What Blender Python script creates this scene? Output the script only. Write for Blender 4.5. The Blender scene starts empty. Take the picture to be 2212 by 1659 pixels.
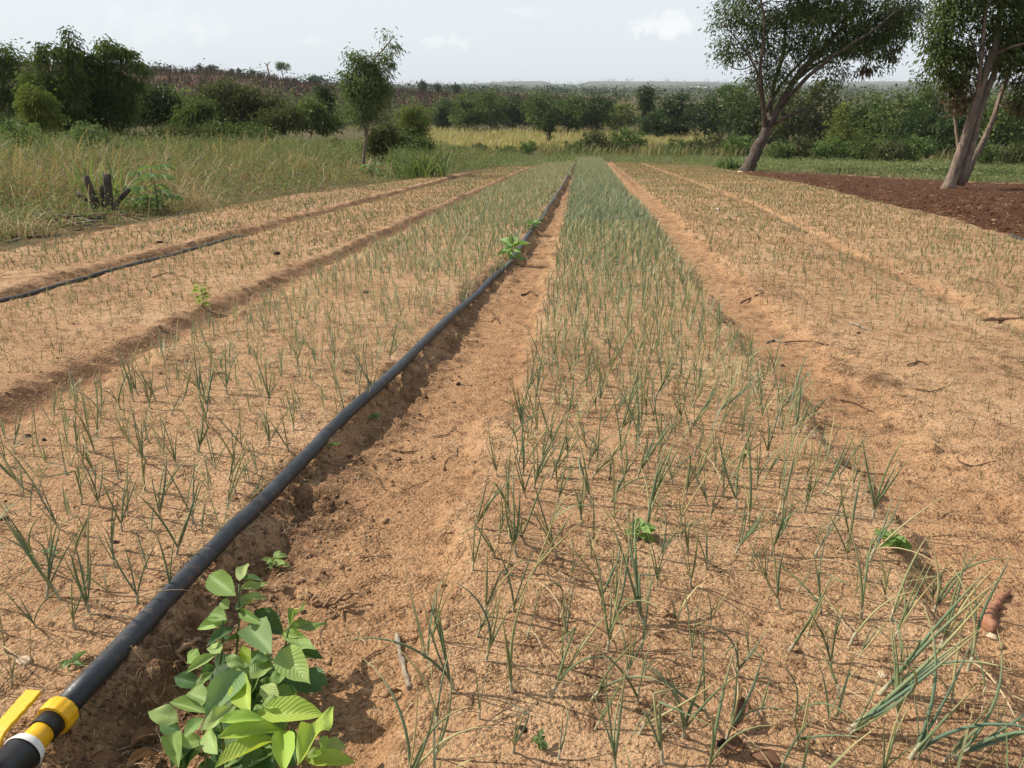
import bpy, math, random
import numpy as np
from mathutils import Vector, Matrix

random.seed(7)
R = np.random.default_rng(11)
PI = math.pi
SC = bpy.context.scene
COL = SC.collection

# ------------------------------------------------------------------ camera, sky, sun, exposure
CAM_H = 1.5
PITCH = math.radians(21.2)
YAW = math.radians(5.13)
FPX, PCX, PCY = 1661.0, 1106.0, 829.5          # focal length and centre of the photograph seen 2212 px wide
cam_d = bpy.data.cameras.new('camera')
cam = bpy.data.objects.new('camera', cam_d)
COL.objects.link(cam)
cam_d.sensor_width = 36
cam_d.lens = 36 * FPX / 2212
cam_d.clip_start = 0.05
cam_d.clip_end = 30000
cam.location = (0, 0, CAM_H)
cam.rotation_euler = (PI / 2 - PITCH, 0, YAW)
SC.camera = cam

SUN_EL = math.radians(43)
SUN_AZ = math.radians(-79)                      # clockwise from +Y: the sun stands to the left, a little ahead
sun_dir = Vector((math.sin(SUN_AZ) * math.cos(SUN_EL), math.cos(SUN_AZ) * math.cos(SUN_EL), math.sin(SUN_EL)))
sun_d = bpy.data.lights.new('sun', 'SUN')
sun_d.energy = 5.0
sun_d.angle = math.radians(0.55)
sun_d.color = (1.0, 0.93, 0.82)
sun = bpy.data.objects.new('sun', sun_d)
COL.objects.link(sun)
sun.rotation_euler = (-sun_dir).to_track_quat('-Z', 'Y').to_euler()

world = bpy.data.worlds.new('World')
SC.world = world
world.use_nodes = True
wn = world.node_tree
wn.nodes.clear()


def N(t, typ, **kw):
    n = t.nodes.new(typ)
    for k, v in kw.items():
        setattr(n, k, v)
    return n


def mixcol(t, fac, a, b, mode='MIX'):
    m = N(t, 'ShaderNodeMix', data_type='RGBA', blend_type=mode)
    for s, v in ((0, fac), (6, a), (7, b)):
        if hasattr(v, 'links'):
            t.links.new(v, m.inputs[s])
        elif s == 0:
            m.inputs[0].default_value = v
        else:
            m.inputs[s].default_value = (v[0], v[1], v[2], 1)
    return m.outputs[2]


def maprange(t, v, a, b, c=0., d=1., smooth=True):
    m = N(t, 'ShaderNodeMapRange', interpolation_type='SMOOTHSTEP' if smooth else 'LINEAR')
    if hasattr(v, 'links'):
        t.links.new(v, m.inputs[0])
    for i, q in enumerate((a, b, c, d)):
        m.inputs[i + 1].default_value = q
    return m.outputs[0]


def mth(t, op, a, b=None):
    m = N(t, 'ShaderNodeMath', operation=op)
    for i, v in enumerate((a, b)):
        if v is None:
            continue
        if hasattr(v, 'links'):
            t.links.new(v, m.inputs[i])
        else:
            m.inputs[i].default_value = v
    return m.outputs[0]


sky = N(wn, 'ShaderNodeTexSky', sky_type='NISHITA', sun_disc=False)
sky.sun_elevation = SUN_EL
sky.sun_rotation = SUN_AZ
sky.altitude = 200
sky.air_density = 1.0
sky.dust_density = 3.5
sky.ozone_density = 1.5
bg = N(wn, 'ShaderNodeBackground')
bg.inputs[1].default_value = 0.10
wout = N(wn, 'ShaderNodeOutputWorld')
geo = N(wn, 'ShaderNodeTexCoord')
# thin high veil of haze over the whole sky, and low broken cumulus all round the horizon
sep = N(wn, 'ShaderNodeSeparateXYZ')
wn.links.new(geo.outputs['Generated'], sep.inputs[0])
veil = mixcol(wn, maprange(wn, sep.outputs[2], 0.05, 0.85, 0.86, 0.30), sky.outputs[0], (7.35, 7.95, 8.4))
cmap = N(wn, 'ShaderNodeMapping')
cmap.inputs['Scale'].default_value = (1.0, 1.0, 3.2)
wn.links.new(geo.outputs['Generated'], cmap.inputs[0])
cn = N(wn, 'ShaderNodeTexNoise')
cn.inputs['Scale'].default_value = 7.0
cn.inputs['Detail'].default_value = 6
cn.inputs['Roughness'].default_value = 0.55
wn.links.new(cmap.outputs[0], cn.inputs[0])
cfac = maprange(wn, cn.outputs[0], 0.60, 0.74)
band = mth(wn, 'MULTIPLY', maprange(wn, sep.outputs[2], 0.02, 0.06), maprange(wn, sep.outputs[2], 0.30, 0.10))
cfac = mth(wn, 'MULTIPLY', mth(wn, 'MULTIPLY', cfac, band), 0.6)
skycol = mixcol(wn, cfac, veil, (7.9, 8.1, 8.2))
cn2 = N(wn, 'ShaderNodeTexNoise')
cn2.inputs['Scale'].default_value = 46
cn2.inputs['Detail'].default_value = 6
cn2.inputs['Roughness'].default_value = .6
wn.links.new(geo.outputs['Generated'], cn2.inputs[0])
for (ax_, el_, wx_, wz_, am_) in ((5.2, 3.75, .040, .011, .95), (6.0, 3.5, .034, .008, .6), (-28.0, 3.5, .06, .02, .35), (-9.8, 2.8, .03, .007, .55), (-18.4, 2.8, .025, .006, .45), (-24.6, 3.2, .03, .012, .3), (31, 5, .06, .014, .6), (60, 6, .07, .016, .8), (-58, 5, .06, .015, .7)):
    a_, e_ = math.radians(ax_), math.radians(el_)
    vs = N(wn, 'ShaderNodeVectorMath', operation='SUBTRACT')
    wn.links.new(geo.outputs['Generated'], vs.inputs[0])
    vs.inputs[1].default_value = (math.sin(a_) * math.cos(e_), math.cos(a_) * math.cos(e_), math.sin(e_))
    vm = N(wn, 'ShaderNodeVectorMath', operation='MULTIPLY')
    wn.links.new(vs.outputs[0], vm.inputs[0])
    vm.inputs[1].default_value = (1 / wx_, 1 / wx_, 1 / wz_)
    vl = N(wn, 'ShaderNodeVectorMath', operation='LENGTH')
    wn.links.new(vm.outputs[0], vl.inputs[0])
    q_ = mth(wn, 'ADD', vl.outputs['Value'], mth(wn, 'MULTIPLY', mth(wn, 'SUBTRACT', cn2.outputs[0], .5), -4.2))
    skycol = mixcol(wn, maprange(wn, q_, 1.3, .2, 0, am_ * .8), skycol, (8.3, 8.4, 8.45))
wn.links.new(skycol, bg.inputs[0])
wn.links.new(bg.outputs[0], wout.inputs[0])

SC.view_settings.view_transform = 'Standard'
SC.view_settings.look = 'None'
SC.view_settings.exposure = 0.25
SC.view_settings.gamma = 1
SC.view_settings.use_curve_mapping = False
SC.render.engine = 'CYCLES'
SC.cycles.max_bounces = 6
SC.cycles.diffuse_bounces = 3
SC.cycles.transmission_bounces = 3
SC.cycles.transparent_max_bounces = 8
SC.cycles.volume_bounces = 0


# ------------------------------------------------------------------ numeric helpers
def _hash(ix, iy, seed):
    h = (ix.astype(np.int64) * 374761393 + iy.astype(np.int64) * 668265263 + seed * 2147483647) & 0xFFFFFFFF
    h = ((h ^ (h >> 13)) * 1274126177) & 0xFFFFFFFF
    h = h ^ (h >> 16)
    return (h & 0xFFFF) / 65535.0


def vn(x, y, seed=0):
    ix, iy = np.floor(x), np.floor(y)
    fx, fy = x - ix, y - iy
    fx, fy = fx * fx * fx * (fx * (fx * 6 - 15) + 10), fy * fy * fy * (fy * (fy * 6 - 15) + 10)
    a, b = _hash(ix, iy, seed), _hash(ix + 1, iy, seed)
    c, d = _hash(ix, iy + 1, seed), _hash(ix + 1, iy + 1, seed)
    return (a + (b - a) * fx) * (1 - fy) + (c + (d - c) * fx) * fy - 0.5


def fbm(x, y, seed=0, o=3):
    s, a = 0, 1.0
    for i in range(o):
        s = s + a * vn(x * 2 ** i + 17.3 * i, y * 2 ** i - 9.1 * i, seed + i)
        a *= 0.5
    return s


def ss(a, b, x):
    t = np.clip((x - a) / (b - a), 0, 1)
    return t * t * (3 - 2 * t)


# ------------------------------------------------------------------ the lie of the land
def curve(pts):
    xs, ys = [p[0] for p in pts], [p[1] for p in pts]
    return lambda y: np.interp(y, xs, ys)


edge_left = curve([(0, -7.6), (10, -8.1), (12.6, -8.4), (17.6, -8.7), (22.8, -8.5), (28.3, -7.8), (37, -6.8), (51, -5.1), (60, -4.0)])
pipe_x = curve([(.9, -1.29), (1.29, -1.275), (1.46, -1.27), (1.8, -1.258), (2.33, -1.245), (3.29, -1.20), (4.41, -1.12), (6.7, -1.04), (9.58, -.86), (16, -.775), (27.2, -.71), (57, -.66)])
main_l = curve([(1, -.44), (2.5, -.47), (4, -.40), (7, -.35), (19, -.36), (50, -.55), (80, -.6)])
main_r = curve([(1, 1.24), (3, 1.30), (7, 1.26), (16, 1.32), (29, 1.36), (61, 1.55), (80, 1.6)])
r1_l = curve([(1, 1.9), (4, 1.76), (9, 1.70), (17, 1.95), (53, 2.15), (70, 2.2)])
r12 = curve([(1, 3.5), (8, 3.65), (12, 3.85), (20, 4.3), (47, 4.35), (70, 4.4)])
plough = curve([(4, 6.3), (9, 6.8), (13.5, 7.3), (18, 8.0), (22, 8.05), (32, 8.9), (40, 8.5), (48, 8.9), (60, 9.0)])
far_plough = curve([(9, 48.2), (10.0, 46.8), (13.4, 44.0), (15.7, 38.6), (18.3, 35.0), (24, 31.5), (40, 26)])   # x -> y
field_end = curve([(-9, 42), (-7.6, 49), (-5.2, 51), (-3.0, 54), (-1.2, 60), (-.6, 63), (-.5, 78), (1.6, 78), (1.9, 69), (4.5, 66), (7.3, 62), (9.4, 54)])   # x -> y
base_z = curve([(-9000, 30), (-60, 4.0), (0, 0), (75, -5.03), (100, -6.6), (130, -7.9), (170, -8.5), (400, -8.7), (9000, -9)])
hill_a = curve([(-90, 21), (-40, 19), (-30, 17), (-22, 13.5), (-18, 10.0), (-9.4, 5.6), (-.1, 3.2), (11, 0), (180, 0)])
far_a = curve([(-40, 20), (-9, 18), (-5.5, 42), (-2.9, 44), (-2.2, 22), (-.6, 20), (0.3, 44), (8, 40), (9.5, 34), (20, 40), (40, 30)])


def land(x, y):
    z = base_z(y)
    r = np.hypot(x, y)
    az = np.degrees(np.arctan2(x, np.maximum(y, 1e-3)))
    z = z + np.where(y > 0, hill_a(az) * ss(215, 420, r) * (1 - ss(650, 1300, r)), 0)
    z = z + np.where(y > 0, far_a(az) * ss(4600, 6400, r), 0)
    z = z + np.where((y > 0) & (y < 140), 1.0 * ss(.6, 13, edge_left(np.minimum(y, 58)) - x) * ss(4, 12, y) * (1 - ss(60, 120, y)), 0)
    z = z + np.where(r > 90, (fbm(x / 60, y / 60, 40, 2)) * 1.2 * ss(90, 260, r), 0)
    return z


def in_field(x, y):
    return (x > edge_left(y)) & (x < plough(y)) & (y < field_end(x))


def zones(x, y):
    """bed weights left to right, each 0..1"""
    wob = fbm(x * .6 + 3.1, y * 1.1, 5, 2) * .11 + fbm(x / .25, y / .3, 6, 3) * .13
    fade = 1 - ss(-1.5, 1.0, y - field_end(x))
    b = []
    px = pipe_x(y)
    for xl, xr, wl, wr in ((edge_left(y) + .35, -5.75, .25, .10), (-5.28, -3.32, .12, .14), (-2.92, px + .02, .16, .13),
                           (main_l(y), main_r(y), .07, .07), (r1_l(y) + .05, r12(y) - .06, .16, .12), (r12(y) + .16, plough(y) - .2, .14, .3)):
        b.append(ss(xl - wl, xl + wl, x + wob) * (1 - ss(xr - wr, xr + wr, x + wob)) * fade)
    return b


BED_H = (.075, .075, .12, .065, .065, .065)


def in_plough(x, y):
    return ss(-.15, .15, x - plough(y)) * (1 - ss(-.5, .5, y - far_plough(x))) * ss(2, 5, y)


def H(x, y, fine=True):
    x, y = np.asarray(x, float), np.asarray(y, float)
    z = land(x, y)
    near = (y > -3) & (y < 130) & (np.abs(x) < 60)
    if not np.any(near):
        return z
    xx, yy = x[near], y[near]
    b = zones(xx, yy)
    h = sum(k * w for k, w in zip(BED_H, b))
    anyb = np.clip(sum(b), 0, 1)
    edge = 4 * anyb * (1 - anyb)
    d = np.hypot(xx, yy)
    h = h + fbm(xx / .9, yy / 1.3, 1, 2) * .035
    if fine:
        rough = (.8 + 1.5 * edge + .9 * in_plough(xx, yy) * 2.2)
        pipe_bank = np.exp(-((xx - pipe_x(yy) - .2) / .22) ** 2) * (yy < 9)
        rough = rough + 1.1 * pipe_bank
        h = h + fbm(xx / .16, yy / .16, 2, 2) * .018 * rough
        cl = fbm(xx / .055, yy / .055, 3, 2)
        h = h + (np.abs(cl) * .5 + np.maximum(cl, .1)) * .016 * rough * (1 - ss(12, 22, d))
        h = h + vn(xx / .022, yy / .022, 8) * .0045 * rough * (1 - ss(4, 7, d))
    pl = in_plough(xx, yy)
    h = h + pl * (-.04 + np.abs(fbm(xx / .5, yy / .9, 21, 3)) * .16)
    z = z.copy()
    z[near] += h
    return z


def H1(x, y):
    return float(H(np.array([x]), np.array([y]))[0])


_cp, _sp, _cyw, _syw = math.cos(PITCH), math.sin(PITCH), math.cos(YAW), math.sin(YAW)


def ray(xv, yv):
    r, u = (xv - PCX) / FPX, (PCY - yv) / FPX
    f = _cp + _sp * u
    return np.array([r * _cyw - f * _syw, r * _syw + f * _cyw, -_sp + _cp * u])


_T = np.geomspace(0.8, 900, 1500)


def G(xv, yv, lift=0.0):
    """where the sight line through a point of the photograph meets the ground (or LIFT above it)"""
    d = ray(xv, yv)
    z = CAM_H + _T * d[2] - H(_T * d[0], _T * d[1], False) - lift
    i = int(np.argmax(z < 0))
    if i == 0:
        i = len(_T) - 1
    a = z[i - 1] / (z[i - 1] - z[i])
    t = _T[i - 1] + a * (_T[i] - _T[i - 1])
    return np.array([t * d[0], t * d[1], H1(t * d[0], t * d[1]) + lift])


def at_y(xv, yv, Y):
    d = ray(xv, yv)
    t = Y / d[1]
    return np.array([d[0] * t, Y, CAM_H + d[2] * t])


# ------------------------------------------------------------------ mesh helpers
def mesh(name, V, F, mat=None, uv=None, smooth=True, attrs=None):
    V = np.ascontiguousarray(V, dtype=np.float32)
    Fs = F if isinstance(F, list) else [F]
    Fs = [np.asarray(f, dtype=np.int32) for f in Fs if len(f)]
    me = bpy.data.meshes.new(name)
    me.vertices.add(len(V))
    me.vertices.foreach_set('co', V.ravel())
    nl = sum(f.size for f in Fs)
    idx = np.concatenate([f.ravel() for f in Fs])
    tot = np.concatenate([np.full(len(f), f.shape[1], np.int32) for f in Fs])
    start = np.concatenate([[0], np.cumsum(tot)[:-1]]).astype(np.int32)
    me.loops.add(nl)
    me.loops.foreach_set('vertex_index', idx)
    me.polygons.add(len(tot))
    me.polygons.foreach_set('loop_start', start)
    me.polygons.foreach_set('loop_total', tot)
    me.polygons.foreach_set('use_smooth', np.full(len(tot), smooth))
    if uv is not None:
        l = me.uv_layers.new(name='UVMap')
        l.data.foreach_set('uv', np.ascontiguousarray(uv[idx], dtype=np.float32).ravel())
    for k, v in (attrs or {}).items():
        a = me.attributes.new(k, 'FLOAT', 'POINT')
        a.data.foreach_set('value', np.ascontiguousarray(v, dtype=np.float32))
    me.update(calc_edges=True)
    if mat is not None:
        for m in (mat if isinstance(mat, (list, tuple)) else [mat]):
            me.materials.append(m)
    return me


def obj(name, me, parent=None, loc=None):
    o = bpy.data.objects.new(name, me)
    COL.objects.link(o)
    if parent is not None:
        o.parent = parent
    if loc is not None:
        o.location = loc
    return o


def tag(o, label=None, cat=None, group=None, kind=None):
    if label:
        o['label'] = label
    if cat:
        o['category'] = cat
    if group:
        o['group'] = group
    if kind:
        o['kind'] = kind
    return o


class Buf:
    """collects pieces of ONE mesh"""

    def __init__(self):
        self.V, self.Q, self.T, self.U, self.n = [], [], [], [], 0

    def add(self, V, F, uv=None):
        V = np.asarray(V, float).reshape(-1, 3)
        F = np.asarray(F)
        (self.Q if F.shape[1] == 4 else self.T).append(F + self.n)
        self.V.append(V)
        self.U.append(np.zeros((len(V), 2)) if uv is None else uv)
        self.n += len(V)

    def mesh(self, name, mat, smooth=True):
        F = [np.concatenate(x) for x in (self.Q, self.T) if x]
        return mesh(name, np.concatenate(self.V), F, mat, np.concatenate(self.U), smooth)


def tube(P, rad, n=6, cap=True):
    P = np.asarray(P, float)
    rad = np.broadcast_to(np.asarray(rad, float), (len(P),))
    T = np.gradient(P, axis=0)
    T /= np.linalg.norm(T, axis=1, keepdims=True) + 1e-12
    a = np.array([0, 0, 1.]) if abs(T[0][2]) < .9 else np.array([1., 0, 0])
    u = np.cross(T[0], a)
    u /= np.linalg.norm(u)
    th = np.arange(n) / n * 2 * PI
    V = np.zeros((len(P), n, 3))
    for i in range(len(P)):
        u = u - T[i] * np.dot(u, T[i])
        u /= np.linalg.norm(u) + 1e-12
        w = np.cross(T[i], u)
        V[i] = P[i] + rad[i] * (np.cos(th)[:, None] * u + np.sin(th)[:, None] * w)
    i, j = np.meshgrid(np.arange(len(P) - 1), np.arange(n), indexing='ij')
    F = np.stack([i * n + j, i * n + (j + 1) % n, (i + 1) * n + (j + 1) % n, (i + 1) * n + j], -1).reshape(-1, 4)
    V = V.reshape(-1, 3)
    uv = np.stack([np.tile(np.arange(n) / n, len(P)), np.repeat(np.linspace(0, 1, len(P)), n)], 1)
    if cap:
        V = np.concatenate([V, P[:1], P[-1:]])
        uv = np.concatenate([uv, [[0, 0], [0, 1]]])
        k, e = len(V) - 2, (len(P) - 1) * n
        c = np.array([[k, (q + 1) % n, q, q] for q in range(n)] + [[k + 1, e + q, e + (q + 1) % n, e + (q + 1) % n] for q in range(n)])
        c3 = c[:, :3]
        return V, F, uv, c3
    return V, F, uv, None


def add_tube(buf, P, rad, n=6, u=None):
    V, F, uv, c = tube(P, rad, n)
    if u is not None:
        uv[:, 0] = u
    base = buf.n
    buf.add(V, F, uv)
    if c is not None and len(c):
        buf.T.append(c + base)


def spline(P, n):
    P = np.asarray(P, float)
    if len(P) < 3:
        return P[0] + (P[-1] - P[0]) * np.linspace(0, 1, n)[:, None]
    Q = np.vstack([2 * P[0] - P[1], P, 2 * P[-1] - P[-2]])
    t = np.linspace(0, len(P) - 1 - 1e-6, n)
    i = t.astype(int)
    f = (t - i)[:, None]
    a, b, c, d = Q[i], Q[i + 1], Q[i + 2], Q[i + 3]
    return .5 * (2 * b + (c - a) * f + (2 * a - 5 * b + 4 * c - d) * f ** 2 + (3 * b - a - 3 * c + d) * f ** 3)


def blades(pos, az, length, width, lean, bend, seg=3, rnd=None):
    """many bent tapering strips as one V, F(quads), uv; angles from the vertical"""
    n = len(pos)
    t = np.linspace(0, 1, seg + 1)
    ang = lean[:, None] + bend[:, None] * t[None, :] ** 1.5
    dl = length[:, None] / seg
    hor = np.concatenate([np.zeros((n, 1)), np.cumsum(np.sin(ang[:, 1:]) * dl, 1)], 1)
    ver = np.concatenate([np.zeros((n, 1)), np.cumsum(np.cos(ang[:, 1:]) * dl, 1)], 1)
    ca, sa = np.cos(az)[:, None], np.sin(az)[:, None]
    C = np.stack([pos[:, 0:1] + hor * ca, pos[:, 1:2] + hor * sa, pos[:, 2:3] + ver], -1)
    ta = az + R.uniform(-.9, .9, n) + PI / 2
    side = np.stack([np.cos(ta), np.sin(ta), np.zeros(n)], -1)
    w = width[:, None] * np.interp(t, [0, .15, .6, 1], [.6, 1, .8, .08])[None, :] * .5
    L = C - side[:, None, :] * w[..., None]
    Rr = C + side[:, None, :] * w[..., None]
    V = np.stack([L, Rr], 2).reshape(-1, 3)
    k = 2 * (seg + 1)
    s = np.arange(seg)
    f = np.stack([2 * s, 2 * s + 1, 2 * s + 3, 2 * s + 2], -1)
    F = (np.arange(n)[:, None, None] * k + f[None]).reshape(-1, 4)
    rnd = R.random(n) if rnd is None else rnd
    uv = np.stack([np.repeat(rnd, k), np.tile(np.repeat(t, 2), n)], 1)
    return V, F, uv


def leaves(pos, dirv, length, width, rnd, droop=0.2, fold=.25):
    """many kite-shaped folded leaves (two quads-as-triangles) as one V, F(tris), uv"""
    n = len(pos)
    d = dirv / (np.linalg.norm(dirv, axis=1, keepdims=True) + 1e-9)
    up = R.normal(size=(n, 3)) * .55 + np.array([0, 0, 1.])
    s = np.cross(d, up)
    s /= np.linalg.norm(s, axis=1, keepdims=True) + 1e-9
    nn = np.cross(s, d)
    L, W = length[:, None], width[:, None]
    mid = pos + d * L * .45
    a, b = mid - s * W * .5 + nn * W * fold, mid + s * W * .5 + nn * W * fold
    tip = pos + d * L - np.array([0, 0, 1.]) * L * droop
    V = np.stack([pos, b, tip, a], 1).reshape(-1, 3)
    k = np.arange(n)[:, None] * 4
    F = np.concatenate([k + np.array([0, 1, 2]), k + np.array([0, 2, 3])], 1).reshape(-1, 3)
    uv = np.stack([np.repeat(rnd, 4), np.tile([0, .5, 1, .5], n)], 1)
    return V, F, uv


# ------------------------------------------------------------------ materials
def newmat(name):
    m = bpy.data.materials.new(name)
    m.use_nodes = True
    t = m.node_tree
    b = t.nodes['Principled BSDF']
    b.inputs['Roughness'].default_value = .8
    b.inputs['Specular IOR Level'].default_value = .25
    return m, t, b


def noise(t, scale, detail=3, rough=.55, vec=None, dist=0.):
    n = N(t, 'ShaderNodeTexNoise')
    n.inputs['Scale'].default_value = scale
    n.inputs['Detail'].default_value = detail
    n.inputs['Roughness'].default_value = rough
    n.inputs['Distortion'].default_value = dist
    if vec is not None:
        t.links.new(vec, n.inputs['Vector'])
    return n.outputs[0]


def ramp(t, fac, stops):
    r = N(t, 'ShaderNodeValToRGB')
    e = r.color_ramp.elements
    while len(e) < len(stops):
        e.new(.5)
    for q, (p, c) in zip(e, stops):
        q.position = p
        q.color = (c[0], c[1], c[2], 1)
    t.links.new(fac, r.inputs[0])
    return r.outputs[0]


def attr(t, name):
    return N(t, 'ShaderNodeAttribute', attribute_name=name).outputs['Fac']


def bump(t, b, h, strength, dist):
    n = N(t, 'ShaderNodeBump')
    n.inputs['Strength'].default_value = strength
    n.inputs['Distance'].default_value = dist
    t.links.new(h, n.inputs['Height'])
    t.links.new(n.outputs[0], b.inputs['Normal'])
    return n


def soil_mat():
    m, t, b = newmat('sandy_soil')
    tc = N(t, 'ShaderNodeTexCoord').outputs['Object']
    moist, tone, plo = attr(t, 'moist'), attr(t, 'tone'), attr(t, 'plough')
    big = noise(t, 1.1, 4, .6, tc)
    mid = noise(t, 9, 5, .65, tc)
    fine = noise(t, 70, 4, .65, tc)
    grain = noise(t, 300, 2, .6, tc)
    vo = N(t, 'ShaderNodeTexVoronoi', feature='F1')
    vo.inputs['Scale'].default_value = 75
    wv = N(t, 'ShaderNodeVectorMath', operation='ADD')
    nv_ = N(t, 'ShaderNodeTexNoise')
    nv_.inputs['Scale'].default_value = 30
    sc_ = N(t, 'ShaderNodeVectorMath', operation='SCALE')
    sc_.inputs[3].default_value = .03
    t.links.new(tc, nv_.inputs['Vector'])
    t.links.new(nv_.outputs[1], sc_.inputs[0])
    t.links.new(tc, wv.inputs[0])
    t.links.new(sc_.outputs[0], wv.inputs[1])
    t.links.new(wv.outputs[0], vo.inputs['Vector'])
    crumb = vo.outputs['Distance']
    sand = ramp(t, big, [(.30, (.385, .228, .125)), (.5, (.50, .310, .172)), (.72, (.585, .395, .232))])
    path = ramp(t, big, [(.30, (.39, .220, .114)), (.7, (.51, .308, .165))])
    c = mixcol(t, tone, sand, path)
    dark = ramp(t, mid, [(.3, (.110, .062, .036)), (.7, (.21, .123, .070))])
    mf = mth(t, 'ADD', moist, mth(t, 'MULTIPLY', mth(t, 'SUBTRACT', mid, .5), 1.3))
    c = mixcol(t, maprange(t, mf, .25, .85), c, dark)  # damp soil and painted shade share this dark tint
    c = mixcol(t, maprange(t, mid, .50, .70, 0, .62), c, (.215, .120, .062))
    red = ramp(t, mid, [(.3, (.070, .032, .018)), (.7, (.125, .060, .033))])
    c = mixcol(t, plo, c, red)
    fl2 = noise(t, 26, 4, .7, tc)
    c = mixcol(t, maprange(t, fl2, .56, .68, 0, .7), c, mixcol(t, plo, (.15, .082, .045), (.05, .022, .012)))
    c = mixcol(t, maprange(t, fl2, .42, .33, 0, .55), c, mixcol(t, plo, (.66, .47, .28), (.19, .09, .05)))
    # dark crumbs of humus and pale bits of straw
    c = mixcol(t, maprange(t, fine, .53, .66, 0, .85), c, mixcol(t, plo, (.105, .055, .030), (.05, .022, .012)))
    c = mixcol(t, maprange(t, fine, .40, .30, 0, .6), c, mixcol(t, plo, (.66, .48, .29), (.22, .11, .06)))
    c = mixcol(t, maprange(t, grain, .25, .75), mixcol(t, 1.0, c, (.68, .66, .64), 'MULTIPLY'), mixcol(t, 1.0, c, (1.26, 1.24, 1.22), 'MULTIPLY'))
    t.links.new(c, b.inputs['Base Color'])
    b.inputs['Roughness'].default_value = .95
    b.inputs['Specular IOR Level'].default_value = .10
    h = mth(t, 'ADD', mth(t, 'MULTIPLY', fine, 1.0), mth(t, 'MULTIPLY', grain, .3))
    h = mth(t, 'ADD', h, mth(t, 'MULTIPLY', mid, 2.6))
    h = mth(t, 'SUBTRACT', h, mth(t, 'MULTIPLY', crumb, mth(t, 'ADD', .15, maprange(t, mid, .40, .66, 0, 1.0))))
    bump(t, b, h, 1.0, .016)
    return m


def earth_mat():
    m, t, b = newmat('weedy_earth')
    tc = N(t, 'ShaderNodeTexCoord').outputs['Object']
    n1, n2, n3 = noise(t, .12, 5, .6, tc), noise(t, 2.2, 4, .6, tc), noise(t, .004, 4, .6, tc)
    c = mixcol(t, maprange(t, n1, .35, .65), (.095, .075, .040), (.065, .070, .030))
    c = mixcol(t, maprange(t, n2, .45, .7), c, (.14, .095, .052))
    c = mixcol(t, attr(t, 'hill'), c, mixcol(t, maprange(t, n1, .4, .62), (.085, .05, .036), (.15, .085, .055)))
    far = mixcol(t, maprange(t, n3, .4, .6), (.060, .085, .040), (.10, .105, .060))
    c = mixcol(t, attr(t, 'far'), c, far)
    t.links.new(c, b.inputs['Base Color'])
    b.inputs['Roughness'].default_value = 1
    b.inputs['Specular IOR Level'].default_value = .05
    bump(t, b, n2, .6, .06)
    return m


def foliage_mat(name, stops, trans=.3, rough=.55, along=None, spec=.10):
    """colour by the first UV coordinate (a random number per leaf or clump)"""
    m, t, b = newmat(name)
    uv = N(t, 'ShaderNodeUVMap').outputs[0]
    s = N(t, 'ShaderNodeSeparateXYZ')
    t.links.new(uv, s.inputs[0])
    c = ramp(t, s.outputs[0], stops)
    if along is not None:
        c = mixcol(t, maprange(t, s.outputs[1], along[0], along[1], 0, along[3]), c, along[2])
    t.links.new(c, b.inputs['Base Color'])
    b.inputs['Roughness'].default_value = rough
    b.inputs['Specular IOR Level'].default_value = spec
    tr = N(t, 'ShaderNodeBsdfTranslucent')
    t.links.new(mixcol(t, 1.0, c, (1.25, 1.35, .8), 'MULTIPLY'), tr.inputs[0])
    mx = N(t, 'ShaderNodeMixShader')
    mx.inputs[0].default_value = trans
    t.links.new(b.outputs[0], mx.inputs[1])
    t.links.new(tr.outputs[0], mx.inputs[2])
    t.links.new(mx.outputs[0], t.nodes['Material Output'].inputs[0])
    return m


def bark_mat(name, a, bcol, scale=9., stretch=.25):
    m, t, b = newmat(name)
    mp = N(t, 'ShaderNodeMapping')
    mp.inputs['Scale'].default_value = (1, 1, stretch)
    t.links.new(N(t, 'ShaderNodeTexCoord').outputs['Object'], mp.inputs[0])
    n = noise(t, scale, 5, .65, mp.outputs[0])
    t.links.new(ramp(t, n, [(.35, a), (.65, bcol)]), b.inputs['Base Color'])
    b.inputs['Roughness'].default_value = .95
    bump(t, b, n, 1.0, .15 / scale)
    return m


def plain_mat(name, col, rough=.6, var=.25, scale=40., spec=.3, bmp=.0):
    m, t, b = newmat(name)
    n = noise(t, scale, 4, .6, N(t, 'ShaderNodeTexCoord').outputs['Object'])
    lo = tuple(q * (1 - var) for q in col)
    hi = tuple(q * (1 + var) for q in col)
    t.links.new(ramp(t, n, [(.3, lo), (.7, hi)]), b.inputs['Base Color'])
    b.inputs['Roughness'].default_value = rough
    b.inputs['Specular IOR Level'].default_value = spec
    if bmp:
        bump(t, b, n, .8, bmp)
    return m


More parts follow.
